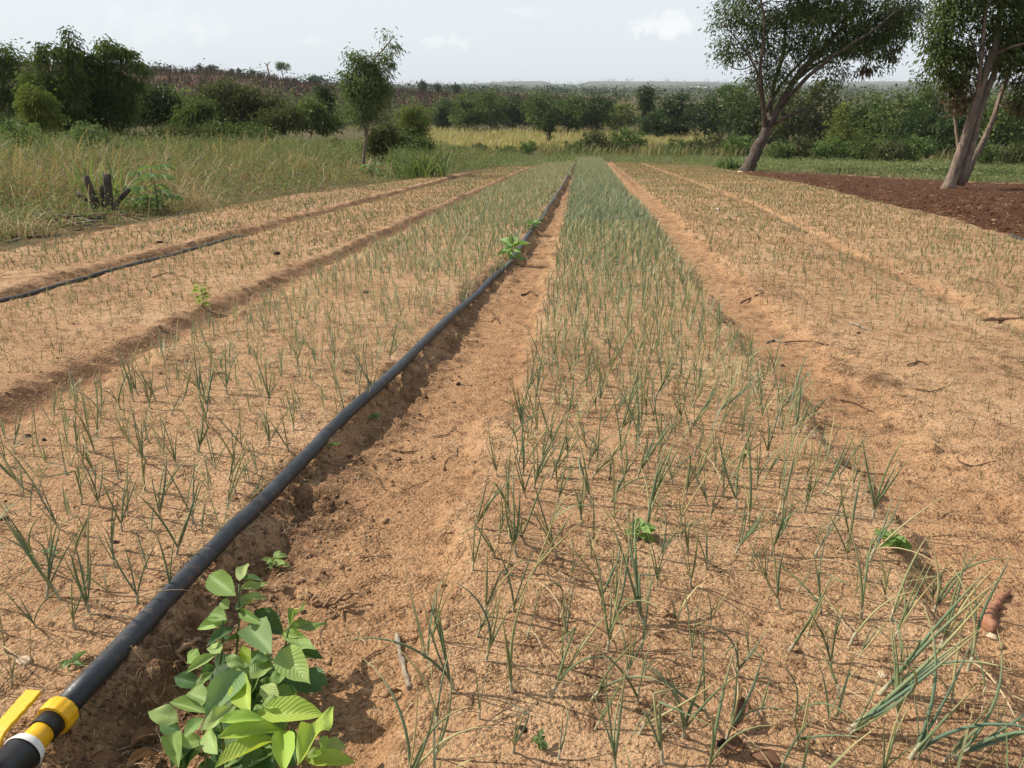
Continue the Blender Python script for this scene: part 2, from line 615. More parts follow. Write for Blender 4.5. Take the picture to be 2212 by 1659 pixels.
def onion_mat(fresh=False):
    m, t, b = newmat('fresh_onion_leaf' if fresh else 'onion_leaf')
    uv = N(t, 'ShaderNodeUVMap').outputs[0]
    s = N(t, 'ShaderNodeSeparateXYZ')
    t.links.new(uv, s.inputs[0])
    oi = N(t, 'ShaderNodeObjectInfo')
    rnd = mth(t, 'FRACT', mth(t, 'ADD', s.outputs[0], oi.outputs['Random']))
    green = ramp(t, rnd, [(0, (.130, .190, .115)), (.35, (.190, .240, .105)), (.60, (.150, .205, .130)), (.78, (.29, .30, .135)), (.95, (.46, .40, .20))])
    if fresh:
        green = ramp(t, rnd, [(0, (.115, .185, .125)), (.4, (.165, .235, .125)), (.75, (.140, .215, .150)), (1, (.23, .28, .13))])
    v = mth(t, 'ADD', s.outputs[1], mth(t, 'MULTIPLY', mth(t, 'SUBTRACT', rnd, .5), .35))
    c = mixcol(t, maprange(t, v, .55, 1.0, 0, .85), green, (.44, .38, .18))
    c = mixcol(t, maprange(t, s.outputs[1], .10, .0), c, (.40, .38, .22))
    st = noise(t, 300, 3, .6, N(t, 'ShaderNodeTexCoord').outputs['Object'])
    c = mixcol(t, maprange(t, st, .35, .7, 0, .35), c, mixcol(t, 1., c, (1.5, 1.45, 1.4), 'MULTIPLY'))
    t.links.new(c, b.inputs['Base Color'])
    b.inputs['Roughness'].default_value = .5
    tr = N(t, 'ShaderNodeBsdfTranslucent')
    t.links.new(c, tr.inputs[0])
    mx = N(t, 'ShaderNodeMixShader')
    mx.inputs[0].default_value = .22
    t.links.new(b.outputs[0], mx.inputs[1])
    t.links.new(tr.outputs[0], mx.inputs[2])
    t.links.new(mx.outputs[0], t.nodes['Material Output'].inputs[0])
    return m


def broadleaf_mat():
    m, t, b = newmat('broad_leaf')
    uv = N(t, 'ShaderNodeUVMap').outputs[0]
    s = N(t, 'ShaderNodeSeparateXYZ')
    t.links.new(uv, s.inputs[0])
    oi = N(t, 'ShaderNodeObjectInfo')
    au = mth(t, 'ABSOLUTE', mth(t, 'SUBTRACT', s.outputs[0], .5))
    ph = mth(t, 'SUBTRACT', mth(t, 'MULTIPLY', s.outputs[1], 11.), mth(t, 'MULTIPLY', au, 7.0))
    fr = mth(t, 'ABSOLUTE', mth(t, 'SUBTRACT', mth(t, 'FRACT', ph), .5))       # 0 midway, .5 on a vein
    vein = mth(t, 'MAXIMUM', maprange(t, fr, .40, .49, 0, .8), maprange(t, au, .035, .008))
    n = noise(t, 55, 4, .6, N(t, 'ShaderNodeTexCoord').outputs['Object'])
    c0 = oi.outputs['Color']
    c = mixcol(t, maprange(t, n, .3, .7), mixcol(t, 1., c0, (.8, .84, .8), 'MULTIPLY'), mixcol(t, 1., c0, (1.2, 1.16, 1.15), 'MULTIPLY'))
    n9 = noise(t, 16, 4, .65, N(t, 'ShaderNodeTexCoord').outputs['Object'], .4)
    c = mixcol(t, maprange(t, n9, .56, .72, 0, .5), c, mixcol(t, .5, c, (.40, .38, .15)))
    c = mixcol(t, mth(t, 'MULTIPLY', vein, .30), c, mixcol(t, 1., c0, (1.5, 1.4, 1.4), 'MULTIPLY'))
    t.links.new(c, b.inputs['Base Color'])
    b.inputs['Roughness'].default_value = .45
    b.inputs['Specular IOR Level'].default_value = .35
    h = mth(t, 'ADD', mth(t, 'MULTIPLY', fr, -1.6), mth(t, 'MULTIPLY', n, .5))
    bump(t, b, h, .55, .0020)
    tr = N(t, 'ShaderNodeBsdfTranslucent')
    t.links.new(mixcol(t, 1., c, (1.3, 1.3, .6), 'MULTIPLY'), tr.inputs[0])
    mx = N(t, 'ShaderNodeMixShader')
    mx.inputs[0].default_value = .33
    t.links.new(b.outputs[0], mx.inputs[1])
    t.links.new(tr.outputs[0], mx.inputs[2])
    t.links.new(mx.outputs[0], t.nodes['Material Output'].inputs[0])
    return m


def pipe_mat():
    m, t, b = newmat('black_polyethylene')
    tc = N(t, 'ShaderNodeTexCoord').outputs['Object']
    n1, n2 = noise(t, 6, 4, .6, tc), noise(t, 130, 4, .7, tc)
    c = mixcol(t, maprange(t, n1, .3, .75), (.013, .017, .023), (.028, .035, .044))
    c = mixcol(t, maprange(t, n2, .52, .75, 0, .5), c, (.10, .085, .07))
    n3 = noise(t, 18, 5, .7, tc)
    c = mixcol(t, maprange(t, n3, .52, .80, 0, .55), c, (.20, .13, .085))
    gs_ = N(t, 'ShaderNodeSeparateXYZ')
    t.links.new(tc, gs_.inputs[0])
    c = mixcol(t, maprange(t, gs_.outputs[1], 14, 40, 0, .45), c, (.22, .16, .11))
    t.links.new(c, b.inputs['Base Color'])
    t.links.new(maprange(t, n2, .3, .7, .36, .60), b.inputs['Roughness'])
    b.inputs['Specular IOR Level'].default_value = .55
    bump(t, b, n2, .25, .0015)
    return m


M = dict(soil=soil_mat(), earth=earth_mat(), onion=onion_mat(), fresh=onion_mat(True), broad=broadleaf_mat(), pipe=pipe_mat())
M['seedling'] = foliage_mat('seedling_leaf', [(0, (.085, .075, .035)), (.4, (.14, .145, .06)), (.7, (.20, .18, .08)), (1, (.34, .27, .14))], .2)
M['straw'] = foliage_mat('dry_straw', [(0, (.10, .055, .03)), (.35, (.26, .165, .085)), (.7, (.46, .35, .20)), (1, (.60, .49, .31))], .12, .8)
M['grass'] = foliage_mat('wild_grass', [(0, (.34, .25, .135)), (.25, (.29, .225, .115)), (.45, (.21, .20, .09)), (.7, (.125, .15, .058)), (1, (.085, .125, .045))], .3, .6)
M['weed'] = foliage_mat('weed_leaf', [(0, (.07, .11, .035)), (.5, (.115, .17, .052)), (1, (.19, .24, .085))], .3, .5)
M['meadow'] = foliage_mat('meadow_leaf', [(0, (.10, .14, .05)), (.5, (.17, .21, .085)), (1, (.27, .29, .14))], .3, .6)
M['golden'] = foliage_mat('golden_grass', [(0, (.36, .29, .135)), (.5, (.46, .38, .18)), (1, (.24, .25, .10))], .3, .7)
M['dark_leaf'] = foliage_mat('dark_tree_leaf', [(0, (.030, .052, .020)), (.5, (.052, .080, .028)), (1, (.085, .120, .040))], .25, .5)
M['mid_leaf'] = foliage_mat('tree_leaf', [(0, (.048, .078, .026)), (.5, (.092, .132, .040)), (1, (.20, .24, .085))], .28, .5)
M['pale_leaf'] = foliage_mat('pale_tree_leaf', [(0, (.10, .13, .036)), (.5, (.16, .19, .052)), (1, (.21, .23, .075))], .3, .5)
M['olive_leaf'] = foliage_mat('olive_tree_leaf', [(0, (.06, .072, .030)), (.5, (.092, .105, .042)), (1, (.135, .14, .06))], .25, .6)
M['lone_leaf'] = foliage_mat('feathery_leaf', [(0, (.075, .11, .045)), (.5, (.135, .18, .08)), (1, (.22, .27, .135))], .3, .45)
M['dead_leaf'] = foliage_mat('withered_leaf', [(0, (.07, .046, .026)), (.5, (.12, .085, .045)), (1, (.20, .15, .085))], .15, .8)
M['scrub'] = foliage_mat('burnt_scrub', [(0, (.055, .034, .026)), (.5, (.082, .054, .041)), (.74, (.11, .070, .050)), (.80, (.04, .055, .024)), (1, (.06, .08, .032))], .1, .9)
M['far_leaf'] = foliage_mat('far_tree_leaf', [(0, (.035, .055, .028)), (1, (.075, .095, .045))], .1, .9)
M['bark'] = bark_mat('grey_brown_bark', (.10, .076, .058), (.27, .205, .155), 9)
M['dark_bark'] = bark_mat('dark_bark', (.040, .032, .026), (.125, .098, .076), 8)
M['deadwood'] = bark_mat('bleached_wood', (.16, .12, .09), (.36, .30, .23), 30)
M['rootwood'] = bark_mat('dry_root', (.16, .085, .045), (.38, .24, .14), 60)
M['redbark'] = bark_mat('red_bark', (.22, .095, .055), (.40, .20, .12), 55)
M['twig'] = bark_mat('brown_twig', (.055, .03, .018), (.17, .095, .055), 70)
M['char'] = plain_mat('black_clod', (.030, .020, .015), .9, .4, 60, .1, .01)
M['stone'] = plain_mat('pale_stone', (.55, .42, .28), .9, .25, 50, .1, .01)
M['white_stone'] = plain_mat('white_stone', (.66, .60, .50), .9, .2, 20, .1, .02)
M['yellow'] = plain_mat('yellow_plastic', (.78, .43, .012), .42, .10, 90, .45, .0008)
M['black'] = plain_mat('black_plastic', (.012, .012, .013), .40, .3, 120, .45, .0006)
M['white'] = plain_mat('white_tape', (.74, .74, .72), .6, .06, 150, .3)
M['greenstem'] = plain_mat('green_stem', (.10, .13, .045), .6, .3, 60)
M['onionstem'] = plain_mat('onion_stem', (.36, .33, .22), .55, .25, 80)
M['brownleaf'] = foliage_mat('brown_dry_leaf', [(0, (.14, .075, .045)), (1, (.26, .16, .10))], .1, .85)
M['wall'] = plain_mat('pale_render', (.7, .68, .64), .9, .05, 1)

# ------------------------------------------------------------------ ground: one sheet, cut along bed and path lines into named pieces


def axis(fine0, fine1, step, cap, capto0, capto1, far0, far1, g=1.04, gfar=1.16):
    mid = list(np.arange(fine0, fine1 + 1e-6, step))

    def go(start, sign, capto, far):
        out, x, s = [], start, step
        while abs(x - start) < 1e9:
            if (sign > 0 and x >= far) or (sign < 0 and x <= far):
                break
            inside = (x < capto) if sign > 0 else (x > capto)
            s = min(s * g, cap) if inside else s * gfar
            x += sign * s
            out.append(x)
        return out
    return np.array(go(fine0, -1, capto0, far0)[::-1] + mid + go(mid[-1], 1, capto1, far1))


GX = axis(-2.05, 2.05, .0155, .065, -9.5, 9.5, -8000, 8000, 1.045, 1.13)
ys = list(np.arange(1.05, 3.7, .0155))
s, y = .0155, ys[-1]
while y < 8000:
    s = s * (1.0115 if y < 75 else 1.06)
    y += s
    ys.append(y)
back, y, s = [], 1.05, .05
while y > -3000:
    s *= 1.35
    y -= s
    back.append(y)
GY = np.array(back[::-1] + ys)
XX, YY = np.meshgrid(GX, GY, indexing='xy')
xf, yf = XX.ravel(), YY.ravel()
zf = H(xf, yf)
bw = zones(xf, yf)
fieldw = np.clip(sum(bw), 0, 1)
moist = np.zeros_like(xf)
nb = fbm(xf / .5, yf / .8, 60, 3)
moist += .75 * np.exp(-((xf - pipe_x(yf) - .20) / .20) ** 2) * (yf < 30) * np.interp(yf, [0, 3.4, 8, 30], [1, .8, .6, .4])  # bank right of the pipe: damp soil plus its shadow painted in
for k, xc in ((0, -5.66), (1, -3.28), (2, -2.98)):
    moist += (.75, .75, .25)[k] * np.exp(-((xf - xc) / .17) ** 2)  # furrow banks: some damp, with slope shade put into the colour
moist += .35 * np.exp(-((xf - r1_l(yf)) / .22) ** 2) + .30 * np.exp(-((xf - main_r(yf) - .03) / .09) ** 2)  # includes shading of the main bed's right edge, painted into the soil
moist += .30 * np.exp(-((xf - main_l(yf)) / .09) ** 2) + .3 * np.exp(-((xf - r12(yf)) / .25) ** 2)
moist += .55 * np.clip(nb - .10, 0, 1) * 2 * fieldw
moist += .8 * np.exp(-((xf - edge_left(yf)) / .5) ** 2)  # field margin: dark debris strip with its shade painted in
tone = np.clip(1 - fieldw * 1.0, 0, 1) * (in_field(xf, yf))
moist += .38 * ss(9, 40, yf) * (1 - fieldw) * in_field(xf, yf)
tone = np.clip(tone + .25 * ss(20, 60, yf), 0, 1)
pl = in_plough(xf, yf)
rr = np.hypot(xf, yf)
azf = np.degrees(np.arctan2(xf, np.maximum(yf, 1e-3)))
hillw = (yf > 0) * ss(3, 6, hill_a(azf)) * ss(215, 260, rr) * (1 - ss(650, 900, rr))
farw = ss(600, 1000, rr)
nx, ny = len(GX), len(GY)
I, J = np.meshgrid(np.arange(nx - 1), np.arange(ny - 1), indexing='xy')
FQ = np.stack([J * nx + I, J * nx + I + 1, (J + 1) * nx + I + 1, (J + 1) * nx + I], -1).reshape(-1, 4)
fx = xf[FQ].mean(1)
fy = yf[FQ].mean(1)
fld = in_field(fx, fy) & (fy > -2)
reg = np.zeros(len(FQ), int)                       # 0 ground
bf = np.array(zones(fx, fy))
best = bf.argmax(0)
reg[fld] = 10
reg[fld & (bf.max(0) > .5)] = 1 + best[fld & (bf.max(0) > .5)]
reg[(in_plough(fx, fy) > .5) & ~fld] = 11
rc = np.hypot(fx, fy)
reg[(reg == 0) & (rc > 250) & (fy > 0) & (fx < 0.05 * fy) & (rc < 1300)] = 12
NAMES = {0: 'ground', 1: 'planting_bed', 2: 'planting_bed', 3: 'planting_bed', 4: 'planting_bed', 5: 'planting_bed', 6: 'planting_bed', 10: 'dirt_path', 11: 'ploughed_soil', 12: 'hillside'}
SLAB = {1: 'outermost bare bed beside the tall weeds', 2: 'bare sandy bed between the thin hose and the next furrow', 3: 'sandy bed of sparse onions left of the thick pipe',
        4: 'middle bed thick with green onions', 5: 'sandy seedling bed right of the onion bed', 6: 'sandy seedling bed beside the dark ploughed soil',
        10: 'orange trodden paths and furrows between the beds', 11: 'dark red freshly ploughed soil under the trees', 12: 'low burnt brown hillside behind the trees', 0: 'weedy land round the field'}
for k, nm in NAMES.items():
    f = FQ[reg == k]
    if not len(f):
        continue
    u, inv = np.unique(f, return_inverse=True)
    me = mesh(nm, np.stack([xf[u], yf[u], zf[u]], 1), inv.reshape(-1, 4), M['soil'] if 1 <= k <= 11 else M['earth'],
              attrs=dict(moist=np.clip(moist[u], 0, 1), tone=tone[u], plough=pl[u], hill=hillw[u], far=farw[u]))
    tag(obj(nm, me), SLAB[k], None, None, 'structure')



# ------------------------------------------------------------------ projection (only to decide what stands in view)
def project(x, y, z):
    dx, dy, dz = x, y, z - CAM_H
    xr, yr = dx * _cyw + dy * _syw, -dx * _syw + dy * _cyw
    fw, up = yr * _cp - dz * _sp, yr * _sp + dz * _cp
    fw = np.maximum(fw, 1e-3)
    return PCX + FPX * xr / fw, PCY - FPX * up / fw


def uin(a, b, n):
    return R.uniform(a, b, n)


def polar(n, r0, r1, a0, a1):
    r = np.exp(uin(math.log(r0), math.log(r1), n))
    a = np.radians(uin(a0, a1, n))
    return r * np.sin(a), r * np.cos(a)


ORD = ['first', 'second', 'third', 'fourth', 'fifth', 'sixth', 'seventh', 'eighth', 'ninth', 'tenth', 'eleventh', 'twelfth', 'thirteenth', 'fourteenth',
       'fifteenth', 'sixteenth', 'seventeenth', 'eighteenth', 'nineteenth', 'twentieth', 'twenty-first', 'twenty-second', 'twenty-third', 'twenty-fourth', 'twenty-fifth', 'twenty-sixth', 'twenty-seventh', 'twenty-eighth', 'twenty-ninth', 'thirtieth',
       'thirty-first', 'thirty-second', 'thirty-third', 'thirty-fourth', 'thirty-fifth', 'thirty-sixth', 'thirty-seventh', 'thirty-eighth', 'thirty-ninth', 'fortieth']

# ------------------------------------------------------------------ trees
def crown_mesh(name, C, r, n, size, mat, droop=.35, down=.3, aspect=.42):
    """leaf cloud: C cluster centres, r cluster radii, n leaves each"""
    k = len(C)
    pos = np.repeat(C, n, 0)
    off = R.normal(size=(k * n, 3)) * .5
    off[:, 2] *= .75
    pos = pos + off * np.repeat(r, n)[:, None]
    d = off + R.normal(size=off.shape) * .5
    d[:, 2] = d[:, 2] * .6 - down
    cr = np.repeat(R.random(k), n)
    u = np.clip(.55 * cr + .45 * R.random(k * n), 0, 1)
    L = size * uin(.6, 1.35, k * n)
    V, F, uv = leaves(pos, d, L, L * aspect * uin(.8, 1.2, k * n), u, droop)
    return mesh(name, V, F, mat, uv, False)


def ellipsoid_points(ells, per_m3=None, total=None, shell=.55):
    vol = np.array([e[3] * e[4] * e[5] for e in ells]) ** .8
    cnt = np.maximum(2, (total * vol / vol.sum()).astype(int))
    out = []
    for e, c in zip(ells, cnt):
        d = R.normal(size=(c, 3))
        d /= np.linalg.norm(d, axis=1, keepdims=True)
        d *= (R.random(c) ** shell)[:, None]
        out.append(np.array(e[:3]) + d * np.array(e[3:6]))
    return np.concatenate(out)


def view_ells(lst, Y):
    """crown lobes read off the photograph: centre and radii in its pixels, at distance Y -> metres"""
    out = []
    for q in lst:
        xv, yv, rx, ry = q[:4]
        YY_ = Y + (q[4] if len(q) > 4 else 0)
        c = at_y(xv, yv, YY_)
        a, b = at_y(xv + rx, yv, YY_), at_y(xv, yv - ry, YY_)
        R1, R2 = abs(a[0] - c[0]), abs(b[2] - c[2])
        out.append((c[0], c[1], c[2], R1, max(.7 * R1, .5 * R2), R2))
    return out


def tree(name, label, base, limbs, ells, total, r, n, size, leaf, bark, group=None, cat='tree', twig=.012, droop=.35, down=.3, aspect=.42, extra=None, shell=.55, split=True):
    """limbs: list of (points, r0, r1), the first one is the trunk"""
    base = np.asarray(base, float)
    root = obj(name, None, None, tuple(base))
    tag(root, label, cat, group)
    pts = []
    tw = Buf()
    parts = []
    for i, (P, r0, r1) in enumerate(limbs):
        S = spline(np.asarray(P, float) - base, max(8, 4 * len(P)))
        S[1:-1] += R.normal(size=S[1:-1].shape) * r0 * .09
        rad = np.linspace(r0, r1, len(S)) * uin(.93, 1.07, len(S))
        if i == 0:
            rad[0] *= 1.55
            rad[1] *= 1.15
        b = Buf()
        add_tube(b, S, rad, 9 if r0 > .08 else 6)
        parts.append(b)
        pts.append(S[len(S) // 3:] if i == 0 else S)
    pts = np.concatenate(pts)
    C = ellipsoid_points(ells, total=total, shell=shell) - base
    if twig:
        for c in C[::2]:
            d2 = ((pts - c) ** 2 * np.array([1, 1, .6])).sum(1) + 3.0 * np.maximum(pts[:, 2] - c[2] + .1, 0)
            p = pts[int(d2.argmin())]
            L = np.linalg.norm(c - p)
            if L < .1:
                continue
            m = (p + c) / 2 + np.array([0, 0, -.10 * L]) + R.normal(size=3) * .06 * L
            add_tube(tw, spline([p, m, c], 5), np.linspace(twig * (1 + .6 * L), twig * .5, 5), 3)
    for i, b in enumerate(parts):
        obj('trunk' if i == 0 else 'limb', b.mesh('trunk' if i == 0 else 'limb', bark), root)
    if tw.n:
        obj('branches', tw.mesh('branches', bark), root)
    obj('crown', crown_mesh('crown', C, np.full(len(C), r) * uin(.7, 1.3, len(C)), n, size, leaf, droop, down, aspect), root)
    for nm, e2, tot2, r2, n2, s2, lf in (extra or []):
        C2 = ellipsoid_points(e2, total=tot2) - base
        obj(nm, crown_mesh(nm, C2, np.full(len(C2), r2), n2, s2, lf, .7, .8, aspect), root)
    return root


# the leaning tree at the corner of the field
Y1 = 47.5
b1 = G(1613, 370)
Y1 = b1[1]
V1 = lambda x, y, dy=0.: at_y(x, y, Y1 + dy)
b1 = b1 - np.array([0, 0, .15])
fork = V1(1660, 274)
tree('leaning_tree', 'dark open-crowned tree leaning right with forked limbs, at the corner of the ploughed soil', b1,
     [([b1, V1(1628, 340), V1(1645, 306), fork], .40, .29),
      ([fork, V1(1692, 215), V1(1735, 150), V1(1790, 95), V1(1840, 30), V1(1870, -40)], .24, .07),
      ([V1(1655, 280), V1(1648, 220, -.5), V1(1642, 150, -1), V1(1652, 60, -1.2), V1(1640, -30, -1.4)], .16, .05),
      ([fork, V1(1668, 200, 1), V1(1690, 120, 1.6), V1(1700, 30, 2), V1(1720, -50, 2)], .18, .05),
      ([V1(1680, 238), V1(1730, 180, -1), V1(1800, 120, -1.5), V1(1880, 70, -2), V1(1940, 20, -2)], .15, .04),
      ([V1(1668, 268), V1(1720, 243, -.8), V1(1768, 222, -1.2), V1(1812, 185, -1.6)], .12, .03),
      ([V1(1712, 180), V1(1770, 135, 1), V1(1840, 110, 1.5), V1(1905, 85, 2)], .10, .03),
      ([V1(1645, 170, -.9), V1(1610, 110, -1), V1(1570, 60, -1)], .07, .02),
      ([V1(1650, 130, -1), V1(1600, 150, -1), V1(1560, 135, -1)], .05, .02),
      ([V1(1655, 240), V1(1690, 180, 1.5), V1(1765, 90, 2), V1(1790, 0, 2.5)], .12, .04)],
     view_ells([(1590, 40, 55, 34), (1580, 130, 45, 26), (1560, 92, 34, 20), (1640, 90, 55, 60), (1600, 10, 50, 40), (1700, 50, 90, 60), (1800, 30, 90, 60), (1700, -60, 150, 60), (1850, -70, 120, 60),
                (1900, 30, 80, 50), (1800, 110, 75, 40), (1880, 95, 70, 45), (1950, 40, 50, 45), (1810, 160, 35, 26), (1640, 180, 45, 28), (1680, 150, 50, 50), (1740, 100, 60, 50), (1975, 15, 36, 36), (1950, 75, 30, 24), (1545, 55, 24, 18), (1905, 125, 24, 26)], Y1),
     560, .62, 60, .17, M['mid_leaf'], M['dark_bark'], twig=.016,
     extra=[('withered_leaves', view_ells([(1862, 150, 20, 16), (1925, 118, 18, 18)], Y1), 9, .40, 40, .2, M['dead_leaf']),
            ('dark_foliage', view_ells([(1850, 70, 90, 50), (1930, 40, 60, 50), (1760, 10, 80, 40)], Y1 + 1), 60, .6, 62, .17, M['dark_leaf'])])

# the tree of several straight stems at the right edge
b2 = G(2048, 407)
Y2 = b2[1]
V2 = lambda x, y, dy=0.: at_y(x, y, Y2 + dy)
b2 = b2 - np.array([0, 0, .12])
tree('multi_stem_tree', 'grey tree of several straight stems rising from the ploughed soil at the right edge', b2,
     [([b2, V2(2068, 350), V2(2095, 270), V2(2125, 170), V2(2150, 95), V2(2160, 20), V2(2175, -60)], .20, .09),
      ([V2(2075, 400, .1), V2(2100, 310, .1), V2(2118, 240, .1), V2(2150, 150, .1), V2(2190, 60), V2(2220, -20)], .145, .06),
      ([V2(2082, 392, .7), V2(2105, 340, .7), V2(2140, 270, .8), V2(2170, 180, 1.), V2(2205, 90, 1)], .13, .05),
      ([V2(2110, 225), V2(2120, 120, -.3), V2(2128, 40, -.4), V2(2140, -30, -.4)], .08, .04),
      ([V2(2072, 330, .8), V2(2062, 250, 1), V2(2060, 190, 1.2)], .07, .03),
      ([V2(2150, 120), V2(2190, 100, -.5), V2(2240, 90, -.8)], .07, .03),
      ([V2(2130, 160), V2(2080, 110, .4), V2(2030, 70, .6)], .06, .02)],
     view_ells([(2035, 60, 48, 45), (2020, 130, 40, 40), (2060, 10, 50, 40), (2010, 185, 30, 22), (2060, 110, 40, 60), (2130, 10, 70, 50), (2200, 40, 60, 60), (2190, 130, 50, 50), (2240, 180, 40, 70),
                (2100, -60, 110, 50), (2230, -40, 80, 80), (2160, 70, 50, 40), (2290, 80, 70, 100), (2060, 170, 40, 40)], Y2),
     300, .42, 74, .135, M['mid_leaf'], M['bark'], twig=.009,
     extra=[('withered_leaves', view_ells([(2180, 110, 40, 90), (2080, 190, 40, 70), (2040, 150, 40, 40), (2200, 200, 30, 60), (2100, 120, 30, 60)], Y2 + .3), 80, .33, 46, .12, M['dead_leaf'])])

# the slim lone tree on the left edge of the field
b3 = G(783, 377)
Y3 = b3[1]
V3 = lambda x, y, dy=0.: at_y(x, y, Y3 + dy)
tree('slim_tree', 'slim feathery young tree with one tall wispy shoot, alone at the left field edge', b3 - np.array([0, 0, .1]),
     [([b3, V3(786, 340), V3(790, 300), V3(788, 250), V3(790, 190), V3(800, 140), V3(830, 105), V3(850, 78)], .085, .018),
      ([V3(789, 285), V3(776, 240), V3(766, 180), V3(762, 130)], .045, .012),
      ([V3(788, 270), V3(808, 220), V3(818, 160), V3(822, 130)], .05, .012),
      ([V3(786, 320), V3(795, 280), V3(800, 240)], .04, .012)],
     view_ells([(790, 190, 46, 60), (765, 145, 16, 34), (758, 175, 20, 36), (806, 150, 28, 36), (846, 92, 15, 24), (832, 122, 17, 22), (838, 145, 10, 18), (790, 245, 42, 30), (768, 115, 7, 14), (822, 190, 18, 50)], Y3),
     165, .31, 56, .15, M['lone_leaf'], M['bark'], twig=.007, droop=.5, aspect=.26)


def simple_tree(name, label, xb, Y, lobes, leaf, total=70, r=.5, n=46, size=.2, bark=None, group=None, cat='tree', droop=.35, aspect=.42, trunk_r=.12, shell=.5, stems=1):
    """a tree whose crown lobes are read off the photograph; xb its foot's column, Y its distance"""
    g = G(xb, 400)
    d = ray(xb, 400)
    X = d[0] / d[1] * Y
    base = np.array([X, Y, H1(X, Y) - .1])
    E_ = view_ells(lobes, Y)
    limbs = []
    for k in range(stems):
        e = E_[k % len(E_)]
        top = np.array(e[:3]) + np.array([0, 0, .5 * e[5]])
        b = base + np.array([.25 * k, .1 * k, 0])
        limbs.append(([b, b * .6 + top * .4 + R.normal(size=3) * .15, top], trunk_r, trunk_r * .25))
    for e in E_[1:]:
        c = np.array(e[:3])
        mid = base * .55 + np.array(E_[0][:3]) * .45
        if c[2] > base[2] + .8:
            limbs.append(([mid, (mid + c) / 2 + R.normal(size=3) * .1, c + np.array([0, 0, .3 * e[5]])], trunk_r * .5, trunk_r * .15))
    return tree(name, label, base, limbs, E_, total, r, n, size, leaf, bark or M['dark_bark'], group, cat, twig=.008, droop=droop, aspect=aspect, shell=shell)


F_ = 'feathery trees crowding the left edge of the photograph'
simple_tree('feathery_tree', 'dark tree cut by the left frame edge, lower than its tall feathery neighbours', 0, 52, [(-12, 190, 50, 75), (14, 125, 26, 38), (40, 170, 18, 45), (-30, 120, 30, 40)], M['mid_leaf'], 90, .62, 60, .26, group=F_, trunk_r=.16, aspect=.3)
simple_tree('feathery_tree', 'tallest dark feathery tree of the left clump, with a pointed top shoot', 150, 42, [(110, 190, 36, 50), (152, 80, 11, 28), (146, 120, 20, 34), (120, 106, 10, 24), (98, 112, 13, 26), (78, 130, 13, 26), (158, 170, 22, 60), (120, 240, 50, 36), (70, 190, 20, 50), (148, 290, 24, 44), (170, 240, 20, 30)],
            M['mid_leaf'], 165, .40, 60, .21, group=F_, trunk_r=.13, droop=.6, aspect=.27, stems=2)
simple_tree('feathery_tree', 'slender dark feathery tree between the two tallest ones of the left clump', 195, 43.5, [(188, 135, 14, 28), (190, 190, 22, 50), (195, 250, 30, 40)], M['dark_leaf'], 70, .45, 70, .22, group=F_, trunk_r=.08, droop=.6, aspect=.27)
simple_tree('feathery_tree', 'broad feathery tree with sunlit sprays, rightmost of the left clump', 250, 44, [(240, 185, 38, 50), (228, 102, 15, 30), (246, 118, 14, 34), (266, 108, 13, 30), (284, 125, 11, 26), (244, 250, 40, 40), (300, 148, 12, 16), (318, 158, 12, 10), (272, 205, 24, 50), (250, 300, 26, 30), (212, 140, 12, 30), (290, 180, 14, 24)],
            M['mid_leaf'], 175, .40, 60, .21, group=F_, trunk_r=.13, droop=.6, aspect=.27, stems=2)
simple_tree('young_tree', 'pale yellow-green young tree in front of the dark left clump', 80, 36, [(75, 235, 30, 42), (62, 215, 20, 30), (98, 250, 26, 36), (90, 205, 18, 20)], M['pale_leaf'], 70, .4, 60, .17, trunk_r=.05, droop=.5, aspect=.3)
simple_tree('shrub', 'low leafy shrub under the two feathery trees, growing above the tall grass', 205, 30, [(205, 300, 42, 22), (180, 285, 26, 18), (235, 310, 26, 16)], M['lone_leaf'], 60, .35, 50, .13, cat='shrub', trunk_r=.03, aspect=.3)
B_ = 'bushes and small trees behind the tall grass on the left'
